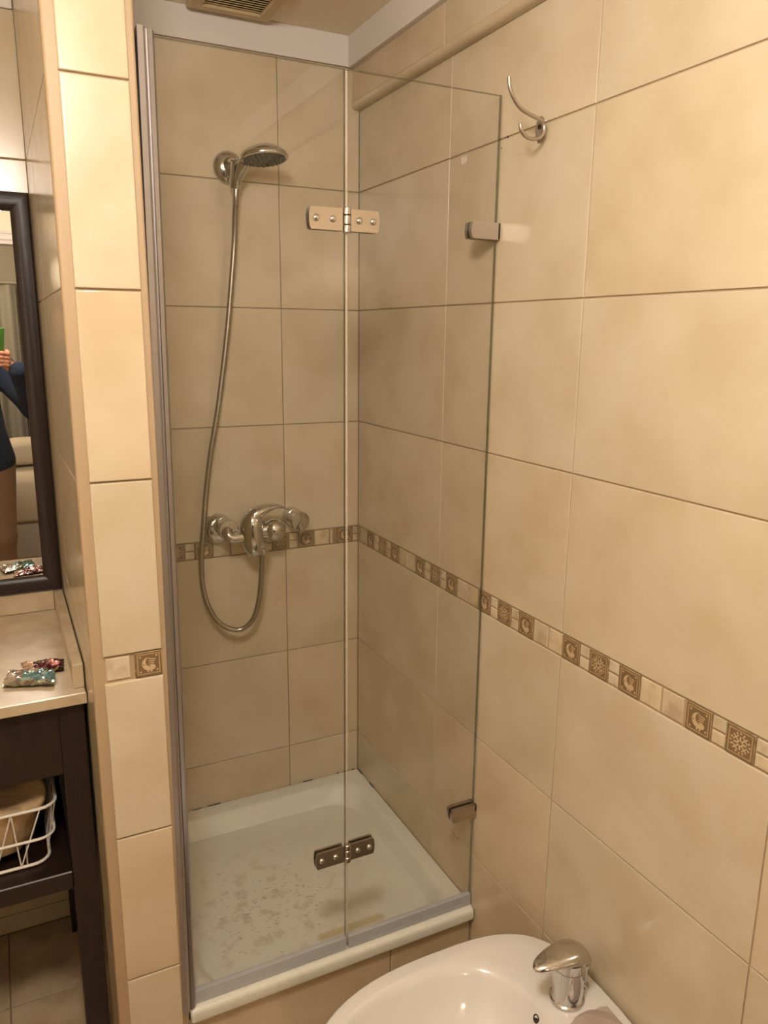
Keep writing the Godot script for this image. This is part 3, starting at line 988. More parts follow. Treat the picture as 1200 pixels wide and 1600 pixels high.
func build_shower() -> void:
	# wall bracket
	var t := thing("shower_bracket", "chrome wall bracket with a round plate holding the hand shower", "bracket", Vector3(-0.349, 1.927, 0.0))
	var b := MB.new()
	b.lathe([Vector2(0, 0), Vector2(0.038, 0), Vector2(0.0385, 0.004), Vector2(0.036, 0.010), Vector2(0.029, 0.016), Vector2(0.016, 0.020), Vector2(0, 0.021)], 36, Transform3D(Basis(Vector3.RIGHT, PI / 2), Vector3.ZERO))
	obj("wall_plate", b.done(45), M.chrome, t)
	b = MB.new()
	b.tube(smooth_path([Vector3(0, 0.004, 0.015), Vector3(0.001, 0.002, 0.035), Vector3(0.001, -0.006, 0.056)], 4), [0.017, 0.0165, 0.016, 0.0155, 0.015, 0.0145, 0.0145, 0.0145, 0.015], 18)
	obj("arm", b.done(60), M.chrome, t)
	b = MB.new()
	# the conical cup, open to the front
	var ax := Vector3(0.10, 0.93, 0.36).normalized()
	var c0 := Vector3(0.0, -0.034, 0.068)
	var right := ax.cross(Vector3(0, 0, 1)).normalized()
	var fwd := right.cross(ax)
	var rings := []
	for e in [[-0.022, 0.0125], [0.002, 0.0145], [0.022, 0.0175], [0.036, 0.0195]]:
		var r := PackedVector3Array()
		for k in 21:
			var a := deg_to_rad(40 + 280.0 * k / 20)
			r.append(c0 + ax * e[0] + (fwd * cos(a) + right * sin(a)) * e[1])
		for k in 21:
			var a := deg_to_rad(320 - 280.0 * k / 20)
			r.append(c0 + ax * e[0] + (fwd * cos(a) + right * sin(a)) * (e[1] - 0.003))
		rings.append(r)
	b.loft(rings, true, false, false)
	obj("cup", b.done(50), M.chrome, t)

	# hand shower with its hose
	var h := thing("hand_shower", "chrome hand shower with round head and long flexible metal hose", "hand shower", Vector3(-0.349, 1.893, 0.068))
	var o := -h.position
	var base := Vector3(-0.3485, 1.877, 0.062)
	var neck := Vector3(-0.3305, 1.931, 0.104)
	var hc := Vector3(-0.3075, 1.9265, 0.152)
	b = MB.new()
	var path := smooth_path([base, Vector3(-0.3465, 1.893, 0.069), Vector3(-0.3395, 1.915, 0.085), neck, Vector3(-0.320, 1.938, 0.126)], 5)
	var rad := []
	for k in path.size(): rad.append(lerpf(0.0095, 0.0155, smoothstep(0, 0.55, float(k) / path.size())) )
	for k in path.size(): path[k] += o
	b.tube(path, rad, 18)
	obj("handle", b.done(60), M.chrome, h)
	var dn := Vector3(0.06, -0.985, 0.125).normalized()
	var sx := dn.cross(Vector3(0, 0, 1)).normalized()
	var hx := Transform3D(Basis(sx, dn, sx.cross(dn)), hc + o)
	b = MB.new()
	b.lathe([Vector2(0, -0.026), Vector2(0.018, -0.025), Vector2(0.034, -0.021), Vector2(0.047, -0.0135), Vector2(0.0545, -0.006), Vector2(0.0565, 0.0), Vector2(0.055, 0.004), Vector2(0.051, 0.005), Vector2(0.050, 0.003), Vector2(0, 0.003)], 40, hx)
	obj("shower_head", b.done(50), M.chrome, h)
	b = MB.new()
	b.lathe([Vector2(0, 0.0032), Vector2(0.0485, 0.0032), Vector2(0.0475, 0.0052), Vector2(0, 0.0062)], 36, hx)
	var sf := obj("spray_face", b.done(40), M.nozzle, h)
	b = MB.new()
	for e in [[0.044, 24], [0.035, 18], [0.025, 12], [0.014, 7]]:
		for k in e[1]:
			var a: float = TAU * k / e[1]
			b.lathe([Vector2(0.0019, 0.004), Vector2(0.0014, 0.0078), Vector2(0, 0.0082)], 6, hx * Transform3D(Basis(), Vector3(cos(a) * e[0], 0, sin(a) * e[0])))
	var nz := obj("nozzles", b.done(40), M.rubber, sf)
	nz.set_meta("kind", "stuff")
	# hose: fine corrugated metal tube
	var hp := [Vector3(-0.3489, 1.8765, 0.064), Vector3(-0.35, 1.8491, 0.062), Vector3(-0.3503, 1.8078, 0.050), Vector3(-0.351, 1.7503, 0.040), Vector3(-0.3612, 1.6454, 0.035), Vector3(-0.3738, 1.5379, 0.032), Vector3(-0.3903, 1.4281, 0.030), Vector3(-0.4069, 1.3325, 0.030), Vector3(-0.4271, 1.2356, 0.030), Vector3(-0.4426, 1.1371, 0.030), Vector3(-0.4547, 1.0453, 0.036), Vector3(-0.463, 0.9688, 0.034), Vector3(-0.4637, 0.9006, 0.036), Vector3(-0.455, 0.8443, 0.045), Vector3(-0.4339, 0.7981, 0.055), Vector3(-0.4035, 0.7715, 0.060), Vector3(-0.3706, 0.7664, 0.066), Vector3(-0.3423, 0.7919, 0.074), Vector3(-0.3269, 0.842, 0.080), Vector3(-0.3198, 0.9048, 0.085), Vector3(-0.3173, 0.955, 0.088), Vector3(-0.3155, 0.978, 0.088)]
	var fine := smooth_path(hp, 14)
	var pts := []
	rad = []
	for k in fine.size():
		pts.append(fine[k] + o)
		rad.append(0.0074 if k % 2 == 0 else 0.0068)
	b = MB.new()
	b.tube(pts, rad, 14)
	obj("hose", b.done(60), M.hose, h)
	b = MB.new()
	b.tube([Vector3(-0.3489, 1.872, 0.0625) + o, Vector3(-0.3487, 1.892, 0.068) + o], [0.0105, 0.0105], 16)
	obj("hose_nut", b.done(40), M.chrome, h)

	# the mixer on the wall
	var m := thing("shower_mixer", "chrome wall mixer with curved lever and two round wall unions", "mixer tap", Vector3(-0.335, 1.035, 0.0))
	o = -m.position
	# left union: domed rose, ringed nut, flat face
	b = MB.new()
	b.lathe([Vector2(0, 0), Vector2(0.041, 0), Vector2(0.0415, 0.004), Vector2(0.039, 0.015), Vector2(0.032, 0.024), Vector2(0.024, 0.028), Vector2(0, 0.028)], 32, Transform3D(Basis(Vector3.RIGHT, PI / 2), Vector3(-0.411, 1.033, 0.0) + o))
	obj("rose", b.done(45), M.chrome, m)
	for e in [[Vector3(-0.400, 1.045, 0.026), 0.0], [Vector3(-0.205, 1.050, 0.002), 0.024]]:
		var k: float = e[1]
		b = MB.new()
		b.lathe([Vector2(0, 0), Vector2(0.0245, 0), Vector2(0.0255, 0.003), Vector2(0.0255, 0.014 + k), Vector2(0.023, 0.0155 + k), Vector2(0.023, 0.0185 + k), Vector2(0.0258, 0.020 + k), Vector2(0.0258, 0.036 + k), Vector2(0.0262, 0.040 + k), Vector2(0.0262, 0.052 + k), Vector2(0.0245, 0.055 + k), Vector2(0, 0.056 + k)], 30, Transform3D(Basis(Vector3.RIGHT, PI / 2), e[0] + o))
		var un := obj("union", b.done(35), M.chrome, m)
		b = MB.new()
		b.lathe([Vector2(0.0228, 0.0150 + k), Vector2(0.0236, 0.0152 + k), Vector2(0.0236, 0.0188 + k), Vector2(0.0228, 0.019 + k)], 30, Transform3D(Basis(Vector3.RIGHT, PI / 2), e[0] + o))
		obj("gasket", b.done(35, false), M.rubber, un)
	# arm from the left union to the body
	b = MB.new()
	var ap := smooth_path([Vector3(-0.404, 1.044, 0.080), Vector3(-0.404, 1.034, 0.090), Vector3(-0.396, 1.027, 0.093), Vector3(-0.375, 1.027, 0.092), Vector3(-0.345, 1.027, 0.090)], 4)
	for k in ap.size(): ap[k] += o
	b.tube(ap, 0.0135, 18)
	obj("inlet_arm", b.done(60), M.chrome, m)
	b = MB.new()
	b.tube([Vector3(-0.207, 1.040, 0.078) + o, Vector3(-0.2085, 1.028, 0.090) + o, Vector3(-0.2100, 1.022, 0.088) + o], [0.008, 0.0085, 0.005], 14)
	obj("blind_stub", b.done(60), M.chrome, m)
	# body: an upright drop with the ball of the cartridge cap beside it
	b = MB.new()
	var bp := [Vector3(-0.330, 0.972, 0.088), Vector3(-0.332, 0.980, 0.088), Vector3(-0.336, 0.995, 0.088), Vector3(-0.340, 1.012, 0.089), Vector3(-0.341, 1.030, 0.090), Vector3(-0.341, 1.050, 0.090), Vector3(-0.339, 1.066, 0.090), Vector3(-0.336, 1.080, 0.090), Vector3(-0.332, 1.088, 0.090)]
	for k in bp.size(): bp[k] += o
	b.tube(bp, [0.013, 0.021, 0.027, 0.0305, 0.0315, 0.0315, 0.030, 0.024, 0.012], 26)
	obj("body", b.done(60), M.chrome, m)
	b = MB.new()
	b.lathe([Vector2(0, -0.029), Vector2(0.011, -0.027), Vector2(0.021, -0.020), Vector2(0.0275, -0.009), Vector2(0.0295, 0.0), Vector2(0.0275, 0.011), Vector2(0.021, 0.0205), Vector2(0.011, 0.027), Vector2(0, 0.029)], 30, Transform3D(Basis(), Vector3(-0.286, 1.040, 0.100) + o))
	b.tube([Vector3(-0.335, 1.036, 0.090) + o, Vector3(-0.286, 1.040, 0.100) + o], [0.022, 0.021], 22)
	obj("cartridge_cap", b.done(60), M.chrome, m)
	# lever arching over
	b = MB.new()
	rings = []
	for e in [[Vector3(-0.360, 1.046, 0.088), 0.016, 0.012], [Vector3(-0.352, 1.066, 0.089), 0.023, 0.021], [Vector3(-0.338, 1.081, 0.090), 0.0245, 0.0205], [Vector3(-0.320, 1.091, 0.091), 0.022, 0.015], [Vector3(-0.300, 1.0975, 0.092), 0.018, 0.0105], [Vector3(-0.280, 1.101, 0.093), 0.015, 0.0065], [Vector3(-0.264, 1.0985, 0.094), 0.012, 0.0055], [Vector3(-0.254, 1.0955, 0.094), 0.006, 0.003]]:
		var r := PackedVector3Array()
		var dir := Vector3(0.4, 1, 0).normalized()
		for k in 20:
			var a := TAU * k / 20
			r.append(e[0] + o + Vector3(0, 0, 1) * cos(a) * e[1] + Vector3(-0.25, 1, 0).normalized() * sin(a) * e[2])
		rings.append(r)
	b.loft(rings)
	obj("lever", b.done(60), M.chrome, m)
	# hose outlet
	b = MB.new()
	b.tube([Vector3(-0.333, 1.012, 0.096) + o, Vector3(-0.322, 1.002, 0.100) + o, Vector3(-0.315, 0.996, 0.098) + o], [0.016, 0.0145, 0.0135], 18)
	b.lathe([Vector2(0, -0.018), Vector2(0.0105, -0.018), Vector2(0.0115, -0.014), Vector2(0.0115, -0.004), Vector2(0.0145, 0.001), Vector2(0.015, 0.006), Vector2(0.012, 0.013), Vector2(0.006, 0.017), Vector2(0, 0.018)], 22, Transform3D(Basis(), Vector3(-0.314, 0.994, 0.094) + o))
	obj("hose_outlet", b.done(50), M.chrome, m)

func build_hook() -> void:
	var t := thing("wall_hook", "steel double robe hook on the right wall beside the glass", "hook", Vector3(0.0, 1.891, 0.773))
	var b := MB.new()
	# oval plate standing on the wall
	var rings := []
	for e in [[1.0, 0.0], [1.0, -0.003], [0.92, -0.0048], [0.6, -0.006]]:
		var r := PackedVector3Array()
		for k in 28:
			var a := TAU * k / 28
			r.append(Vector3(e[1], sin(a) * 0.0215 * e[0], cos(a) * 0.0115 * e[0]))
		rings.append(r)
	b.loft(rings)
	obj("plate", b.done(40), M.satin, t)
	b = MB.new()
	b.lathe([Vector2(0.0042, 0), Vector2(0.0040, 0.0016), Vector2(0.0016, 0.0022), Vector2(0.0014, 0.0010), Vector2(0, 0.0010)], 14, Transform3D(Basis(Vector3(0, 0, 1), PI / 2), Vector3(-0.0058, 0.003, 0.003)))
	obj("screw", b.done(40), M.nozzle, t)
	b = MB.new()
	b.tube([Vector3(-0.004, -0.013, 0.002), Vector3(-0.016, -0.016, 0.022)], 0.0033, 14)
	b.tube([Vector3(-0.004, 0.012, 0.002), Vector3(-0.019, 0.0075, 0.024)], 0.0033, 14)
	obj("stud", b.done(40), M.satin, t)
	b = MB.new()
	var o := -t.position
	var up := smooth_path([Vector3(-0.0887, 1.9565, 0.797), Vector3(-0.0865, 1.942, 0.797), Vector3(-0.0775, 1.926, 0.797), Vector3(-0.064, 1.913, 0.797), Vector3(-0.045, 1.9055, 0.797), Vector3(-0.030, 1.9015, 0.797), Vector3(-0.019, 1.8985, 0.797), Vector3(-0.0125, 1.892, 0.797), Vector3(-0.012, 1.883, 0.797), Vector3(-0.017, 1.874, 0.797), Vector3(-0.027, 1.8685, 0.797), Vector3(-0.040, 1.867, 0.797), Vector3(-0.052, 1.871, 0.797), Vector3(-0.0595, 1.879, 0.797), Vector3(-0.062, 1.888, 0.797)], 5)
	for k in up.size(): up[k] += o
	b.tube(up, 0.0033, 14)
	obj("hook_wire", b.done(60), M.satin, t)

func build_vent() -> void:
	var t := thing("ceiling_vent", "yellowed slatted extractor grille on the ceiling above the shower", "vent", Vector3(-0.344, CEIL, 0.122))
	var b := MB.new()
	var s := 0.097
	var i := 0.066
	# bevelled frame
	var rings := []
	for e in [[i, -0.002], [i, -0.012], [i + 0.003, -0.015], [s - 0.006, -0.015], [s, -0.010], [s, 0.0], [i, 0.0]]:
		rings.append(PackedVector3Array([Vector3(-e[0], e[1], -e[0]), Vector3(e[0], e[1], -e[0]), Vector3(e[0], e[1], e[0]), Vector3(-e[0], e[1], e[0])]))
	rings.append(rings[0])
	b.loft(rings, true, false, false)
	obj("frame", b.done(25), M.vent, t)
	obj("duct", boxm(Vector3(0, -0.001, 0), Vector3(i * 2, 0.002, i * 2)), M.vent_dark, t)
	for k in 11:
		b = MB.new()
		b.box(Vector3.ZERO, Vector3(i * 2 - 0.001, 0.0018, 0.0105), 0.0005, Transform3D(Basis(Vector3.RIGHT, 0.55), Vector3(0, -0.0080, -i + 0.0065 + k * 0.0119)))
		obj("slat", b.done(20), M.vent, t)

func build_basket() -> void:
	var t := thing("wire_basket", "white wire basket standing on the vanity shelf", "basket", Vector3(-1.08, 0.487, 0.30))
	var loop := func(hx: float, hz: float, y: float, rad: float, wire: float) -> ArrayMesh:
		var p := []
		for q in rrect(-hx, hx, -hz, hz, rad, y, 5): p.append(q)
		p.append(p[0]); p.append(p[1])
		var b := MB.new()
		b.tube(p, wire, 8, false)
		return b.done(60, false)
	var lv := [[0.192, 0.150, 0.0045, 0.0034], [0.205, 0.160, 0.064, 0.0030], [0.212, 0.166, 0.134, 0.0034]]
	for e in lv:
		obj("rim_wire", loop.call(e[0], e[1], e[2], 0.03, e[3]), M.white_wire, t)
	# crossing struts on the four sides
	for side in 4:
		var n := 7 if side % 2 == 0 else 5
		for k in n:
			for d in [-1.0, 1.0]:
				var pt := func(f: float, e: Array) -> Vector3:
					var hx: float = e[0]
					var hz: float = e[1]
					if side == 0: return Vector3(lerpf(-hx + 0.03, hx - 0.03, f), e[2], hz)
					if side == 2: return Vector3(lerpf(-hx + 0.03, hx - 0.03, f), e[2], -hz)
					if side == 1: return Vector3(hx, e[2], lerpf(-hz + 0.03, hz - 0.03, f))
					return Vector3(-hx, e[2], lerpf(-hz + 0.03, hz - 0.03, f))
				var f0 := (k + 0.5) / n
				var f1: float = f0 + d * 0.5 / n
				var b := MB.new()
				b.tube([pt.call(f0, lv[0]), pt.call(f1, lv[2])], 0.0017, 6)
				obj("strut", b.done(60), M.white_wire, t)
	for k in 6:
		var b := MB.new()
		var x := -0.15 + 0.06 * k
		b.tube([Vector3(x, 0.0045, -0.149), Vector3(x, 0.0045, 0.149)], 0.0016, 6)
		obj("base_wire", b.done(60), M.white_wire, t)
	# the cloth lining stands in the basket and spills over its rim
	var c := thing("cloth_liner", "beige cloth bag stuffed into the white wire basket", "cloth bag", Vector3(-1.08, 0.497, 0.30))
	var b := MB.new()
	var nz := FastNoiseLite.new()
	nz.seed = 3; nz.frequency = 7.0
	var rings := []
	var seg := 72
	for e in [[0.15, 0.11, 0.0], [0.166, 0.128, 0.015], [0.176, 0.138, 0.045], [0.184, 0.146, 0.08], [0.194, 0.151, 0.105], [0.202, 0.155, 0.122], [0.200, 0.152, 0.134], [0.188, 0.140, 0.138], [0.168, 0.122, 0.126], [0.13, 0.085, 0.112], [0.06, 0.04, 0.108]]:
		var r := PackedVector3Array()
		var ring := rrect(-e[0], e[0], -e[1], e[1], 0.05, e[2], 17)
		for k in ring.size():
			var p := ring[k]
			var a := atan2(p.z, p.x)
			var f := nz.get_noise_3d(cos(a) * 0.22, p.y * 1.3, sin(a) * 0.22)
			var out := Vector3(p.x, 0, p.z).normalized()
			p -= out * (0.003 + 0.020 * f)
			if p.y > 0.105: p.y += 0.016 * sin(a * 2.0 + 1.9) * smoothstep(0.105, 0.135, p.y) + 0.02 * f
			r.append(p)
		rings.append(r)
	b.loft(rings, true, true, true)
	obj("bag", b.done(70), M.cloth, c)

func sachet(called: String, label: String, kind: String, corners: Array, sd: int, lift: float) -> void:
	var nz := FastNoiseLite.new()
	nz.seed = sd; nz.frequency = 1.1; nz.fractal_octaves = 2
	var t := thing(called, label, "sachet", Vector3((corners[0].x + corners[2].x) / 2, 0.8752, (corners[0].z + corners[2].z) / 2), "torn foil sachets on the worktop")
	var o := -t.position
	var nu := 26
	var nv := 18
	for side in 2:
		var b := MB.new()
		var g := []
		for i in nu + 1:
			var row := []
			for j in nv + 1:
				var u := float(i) / nu
				var v := float(j) / nv
				var p: Vector3 = corners[0].lerp(corners[1], u).lerp(corners[3].lerp(corners[2], u), v)
				var puff := pow(sin(PI * u) * sin(PI * v), 0.6)
				var f := nz.get_noise_2d(u * 2.2, v * 1.6)
				var e := nz.get_noise_2d(u * 5.0 + 9.0, v * 5.0)
				p.y = 0.8765 + lift + (puff * 0.005 + absf(f) * 0.006 * (0.4 + puff)) * (1.0 if side == 0 else 0.12) + 0.0025 * e * (1.0 - side) + (0.0008 if side == 0 else 0.0)
				p.x += 0.004 * e; p.z += 0.004 * f
				row.append(p + o)
			g.append(row)
		for i in nu:
			for j in nv:
				var ua := Vector2(float(i) / nu, float(j) / nv)
				var ub := Vector2(float(i + 1) / nu, float(j) / nv)
				var uc := Vector2(float(i + 1) / nu, float(j + 1) / nv)
				var ud := Vector2(float(i) / nu, float(j + 1) / nv)
				if side == 0: b.quad(g[i][j], g[i][j + 1], g[i + 1][j + 1], g[i + 1][j], ua, ud, uc, ub)
				else: b.quad(g[i][j], g[i + 1][j], g[i + 1][j + 1], g[i][j + 1], ua, ub, uc, ud)
		obj("front_foil" if side == 0 else "back_foil", b.done(34, false), M["sachet_" + kind], t)

func build_sachets() -> void:
	for k in ["maroon", "teal"]:
		var m := mat(Color.WHITE, 0.20, 0.55)
		m.albedo_texture = sachet_image(k)
		M["sachet_" + k] = m
	# corners: far-left, far-right, near-right, near-left
	sachet("foil_sachet", "maroon foil sachet with a pink spot, half under the teal one", "maroon", [Vector3(-0.905, 0, 0.335), Vector3(-0.826, 0, 0.350), Vector3(-0.832, 0, 0.412), Vector3(-0.900, 0, 0.408)], 5, 0.001)
	sachet("foil_sachet", "teal and silver foil sachet, nearer the front of the worktop", "teal", [Vector3(-0.928, 0, 0.372), Vector3(-0.846, 0, 0.408), Vector3(-0.852, 0, 0.478), Vector3(-0.942, 0, 0.448)], 12, 0.004)

func build_bedroom() -> void:
	struct("floor_bedroom", span(Vector3(-3.2, -0.1, 2.85), Vector3(1.4, 0.0, 5.3)), M.bed_floor, "reddish brown wooden bedroom floor, seen in the mirror", "floor")
	struct("ceiling_bedroom", span(Vector3(-3.2, 2.4, 2.85), Vector3(1.4, 2.5, 5.3)), M.white_paint, "white bedroom ceiling", "ceiling")
	struct("wall_bedroom_far", span(Vector3(-3.2, 0, 5.2), Vector3(1.4, 2.4, 5.3)), M.grey_wall, "grey far wall of the bedroom, seen in the mirror", "wall")
	struct("wall_bedroom_left", span(Vector3(-3.3, 0, 2.85), Vector3(-3.2, 2.4, 5.3)), M.grey_wall, "grey left wall of the bedroom", "wall")
	struct("wall_bedroom_right", span(Vector3(1.4, 0, 2.85), Vector3(1.5, 2.4, 5.3)), M.grey_wall, "grey right wall of the bedroom", "wall")
	var b := MB.new()
	b.box(Vector3(-2.75, 1.2, 2.875), Vector3(0.9, 2.4, 0.05))
	b.box(Vector3(0.75, 1.2, 2.875), Vector3(1.3, 2.4, 0.05))
	b.box(Vector3(-0.925, 2.3, 2.875), Vector3(2.75, 0.2, 0.05))
	struct("wall_bedroom_near", b.done(20), M.grey_wall, "grey bedroom wall around the bathroom doorway", "wall")
	# curtain of soft vertical folds
	b = MB.new()
	var front := []
	var back := []
	var n := 150
	for k in n + 1:
		var x := lerpf(-2.6, -0.70, float(k) / n)
		var w := 0.024 * sin(x * 52.0) + 0.012 * sin(x * 23.0 + 1.0)
		front.append(Vector3(x, 0, 5.08 + w))
	var rings := []
	for y in [0.03, 0.6, 1.2, 1.895]:
		var r := PackedVector3Array()
		for p in front: r.append(Vector3(p.x, y, p.z - 0.003))
		for k in n + 1: r.append(Vector3(front[n - k].x, y, front[n - k].z + 0.003))
		rings.append(r)
	b.loft(rings)
	var cu := thing("curtain", "long grey curtain in soft folds at the far bedroom wall, in the mirror", "curtain")
	obj("drape", b.done(60), M.curtain, cu)
	b = MB.new()
	b.tube([Vector3(-2.7, 1.91, 5.08), Vector3(-0.62, 1.91, 5.08)], 0.012, 10)
	obj("curtain_rod", b.done(), M.grey_wall, cu)
	# bed: white base, mattress under a quilt
	var bed := thing("bed", "bed with white base and rumpled cream quilt, seen in the mirror", "bed", Vector3(-0.2, 0, 4.1))
	obj("base", boxm(Vector3(0, 0.19, 0), Vector3(1.5, 0.26, 1.1), 0.01), M.bed_base, bed)
	for x in [-0.68, 0.68]:
		for z in [-0.48, 0.48]:
			obj("leg", boxm(Vector3(x, 0.03, z), Vector3(0.05, 0.06, 0.05), 0.003), M.rubber, bed)
	b = MB.new()
	var nz := FastNoiseLite.new()
	nz.seed = 14; nz.frequency = 3.0
	rings = []
	for e in [[0.755, 0.555, 0.30, 0.05], [0.775, 0.575, 0.33, 0.06], [0.785, 0.585, 0.45, 0.08], [0.775, 0.575, 0.56, 0.10], [0.74, 0.54, 0.62, 0.12], [0.6, 0.42, 0.645, 0.12], [0.3, 0.2, 0.65, 0.1]]:
		var r := rrect(-e[0], e[0], -e[1], e[1], e[3], e[2], 10)
		for k in r.size():
			var p := r[k]
			r[k] = p + Vector3(p.x, 0, p.z).normalized() * 0.02 * nz.get_noise_3d(p.x, p.y * 2.0, p.z) + Vector3(0, 0.012 * nz.get_noise_3d(p.x + 5.0, p.y, p.z), 0)
		rings.append(r)
	b.loft(rings)
	obj("quilt", b.done(70), M.linen, bed)
	var pi := thing("pillow", "plump cream pillow lying on the bed, seen in the mirror", "pillow", Vector3(-0.70, 0.655, 3.86))
	b = MB.new()
	rings = []
	for k in 13:
		var a := PI * (float(k) / 12 - 0.5)
		var s := pow(maxf(cos(a), 0.001), 0.35)
		rings.append(rrect(-0.24 * s, 0.24 * s, -0.17 * s, 0.17 * s, 0.12 * s, 0.085 + 0.085 * sin(a), 8))
	b.loft(rings)
	obj("cushion", b.done(80), M.linen, pi)
	var cb := thing("cabinet", "low reddish wooden cabinet beside the curtain, seen in the mirror", "cabinet", Vector3(-0.38, 0, 4.93))
	obj("carcass", boxm(Vector3(0, 0.56, 0), Vector3(0.56, 1.12, 0.36), 0.004), M.red_wood, cb)
	for s in [-1.0, 1.0]:
		var d := obj("door", boxm(Vector3(s * 0.138, 0.56, -0.188), Vector3(0.27, 1.06, 0.016), 0.003), M.red_wood, cb)
		b = MB.new()
		b.lathe([Vector2(0, 0), Vector2(0.006, 0), Vector2(0.006, 0.012), Vector2(0.012, 0.016), Vector2(0.010, 0.024), Vector2(0, 0.026)], 14, Transform3D(Basis(Vector3.RIGHT, -PI / 2), Vector3(s * 0.03, 0.62, -0.196)))
		obj("knob", b.done(40), M.satin, d)

# ---------------------------------------------------------------- the person who holds the telephone
func smin(a: float, b: float, k: float) -> float:
	var h := maxf(k - absf(a - b), 0.0) / k
	return minf(a, b) - h * h * k * 0.25

# bones are [a, b, ra, rb]; skin of the smooth union of tapered capsules, as surface nets
func flesh(mb: MB, bones: Array, cell: float, k: float) -> void:
	var lo := Vector3.ONE * 1e9
	var hi := -lo
	for b in bones:
		var r := maxf(b[2], b[3]) + k + cell * 3
		for p in [b[0], b[1]]:
			lo = lo.min(p - Vector3.ONE * r)
			hi = hi.max(p + Vector3.ONE * r)
	var n := Vector3i(((hi - lo) / cell).ceil()) + Vector3i.ONE
	var f := PackedFloat32Array()
	f.resize(n.x * n.y * n.z)
	f.fill(1.0)
	for b in bones:
		var a: Vector3 = b[0]
		var e: Vector3 = b[1]
		var ra: float = b[2]
		var rb: float = b[3]
		var r := maxf(ra, rb) + k + cell * 2
		var i0 := Vector3i(((a.min(e) - Vector3.ONE * r - lo) / cell).floor()).max(Vector3i.ZERO)
		var i1 := Vector3i(((a.max(e) + Vector3.ONE * r - lo) / cell).ceil()).min(n - Vector3i.ONE)
		var d := e - a
		var dd := maxf(d.length_squared(), 1e-9)
		for z in range(i0.z, i1.z + 1):
			for y in range(i0.y, i1.y + 1):
				var row := (z * n.y + y) * n.x
				for x in range(i0.x, i1.x + 1):
					var p := lo + Vector3(x, y, z) * cell
					var t := clampf((p - a).dot(d) / dd, 0.0, 1.0)
					var s := p.distance_to(a + d * t) - lerpf(ra, rb, t)
					if s < k + cell * 2:
						var q := f[row + x]
						var h := maxf(k - absf(q - s), 0.0) / k
						f[row + x] = minf(q, s) - h * h * k * 0.25
	var vid := {}
	var pos := PackedVector3Array()
	for z in n.z - 1:
		for y in n.y - 1:
			for x in n.x - 1:
				var base := (z * n.y + y) * n.x + x
				var c := [f[base], f[base + 1], f[base + n.x], f[base + n.x + 1], f[base + n.x * n.y], f[base + n.x * n.y + 1], f[base + n.x * n.y + n.x], f[base + n.x * n.y + n.x + 1]]
				var inside := 0
				for q in c:
					if q < 0: inside += 1
				if inside == 0 or inside == 8: continue
				var sum := Vector3.ZERO
				var cnt := 0
				for e in [[0, 1], [2, 3], [4, 5], [6, 7], [0, 2], [1, 3], [4, 6], [5, 7], [0, 4], [1, 5], [2, 6], [3, 7]]:
					var u: float = c[e[0]]
					var w: float = c[e[1]]
					if (u < 0) != (w < 0):
						var t := u / (u - w)
						var pa := Vector3(e[0] & 1, (e[0] >> 1) & 1, e[0] >> 2)
						var pb := Vector3(e[1] & 1, (e[1] >> 1) & 1, e[1] >> 2)
						sum += pa.lerp(pb, t)
						cnt += 1
				vid[base] = pos.size()
				pos.append(lo + (Vector3(x, y, z) + sum / cnt) * cell)
	var st := [1, n.x, n.x * n.y]
	for base in vid:
		var z: int = base / (n.x * n.y)
		var y: int = (base / n.x) % n.y
		var x: int = base % n.x
		var at := [x, y, z]
		for ax in 3:
			var u := (ax + 1) % 3
			var w := (ax + 2) % 3
			if at[u] == 0 or at[w] == 0: continue
			var f0 := f[base]
			var f1: float = f[base + st[ax]]
			if (f0 < 0) == (f1 < 0): continue
			var i := [base, base - st[u], base - st[u] - st[w], base - st[w]]
			if not (vid.has(i[1]) and vid.has(i[2]) and vid.has(i[3])): continue
			var p := [pos[vid[i[0]]], pos[vid[i[1]]], pos[vid[i[2]]], pos[vid[i[3]]]]
			if f0 < 0: mb.quad(p[0], p[1], p[2], p[3])
			else: mb.quad(p[0], p[3], p[2], p[1])

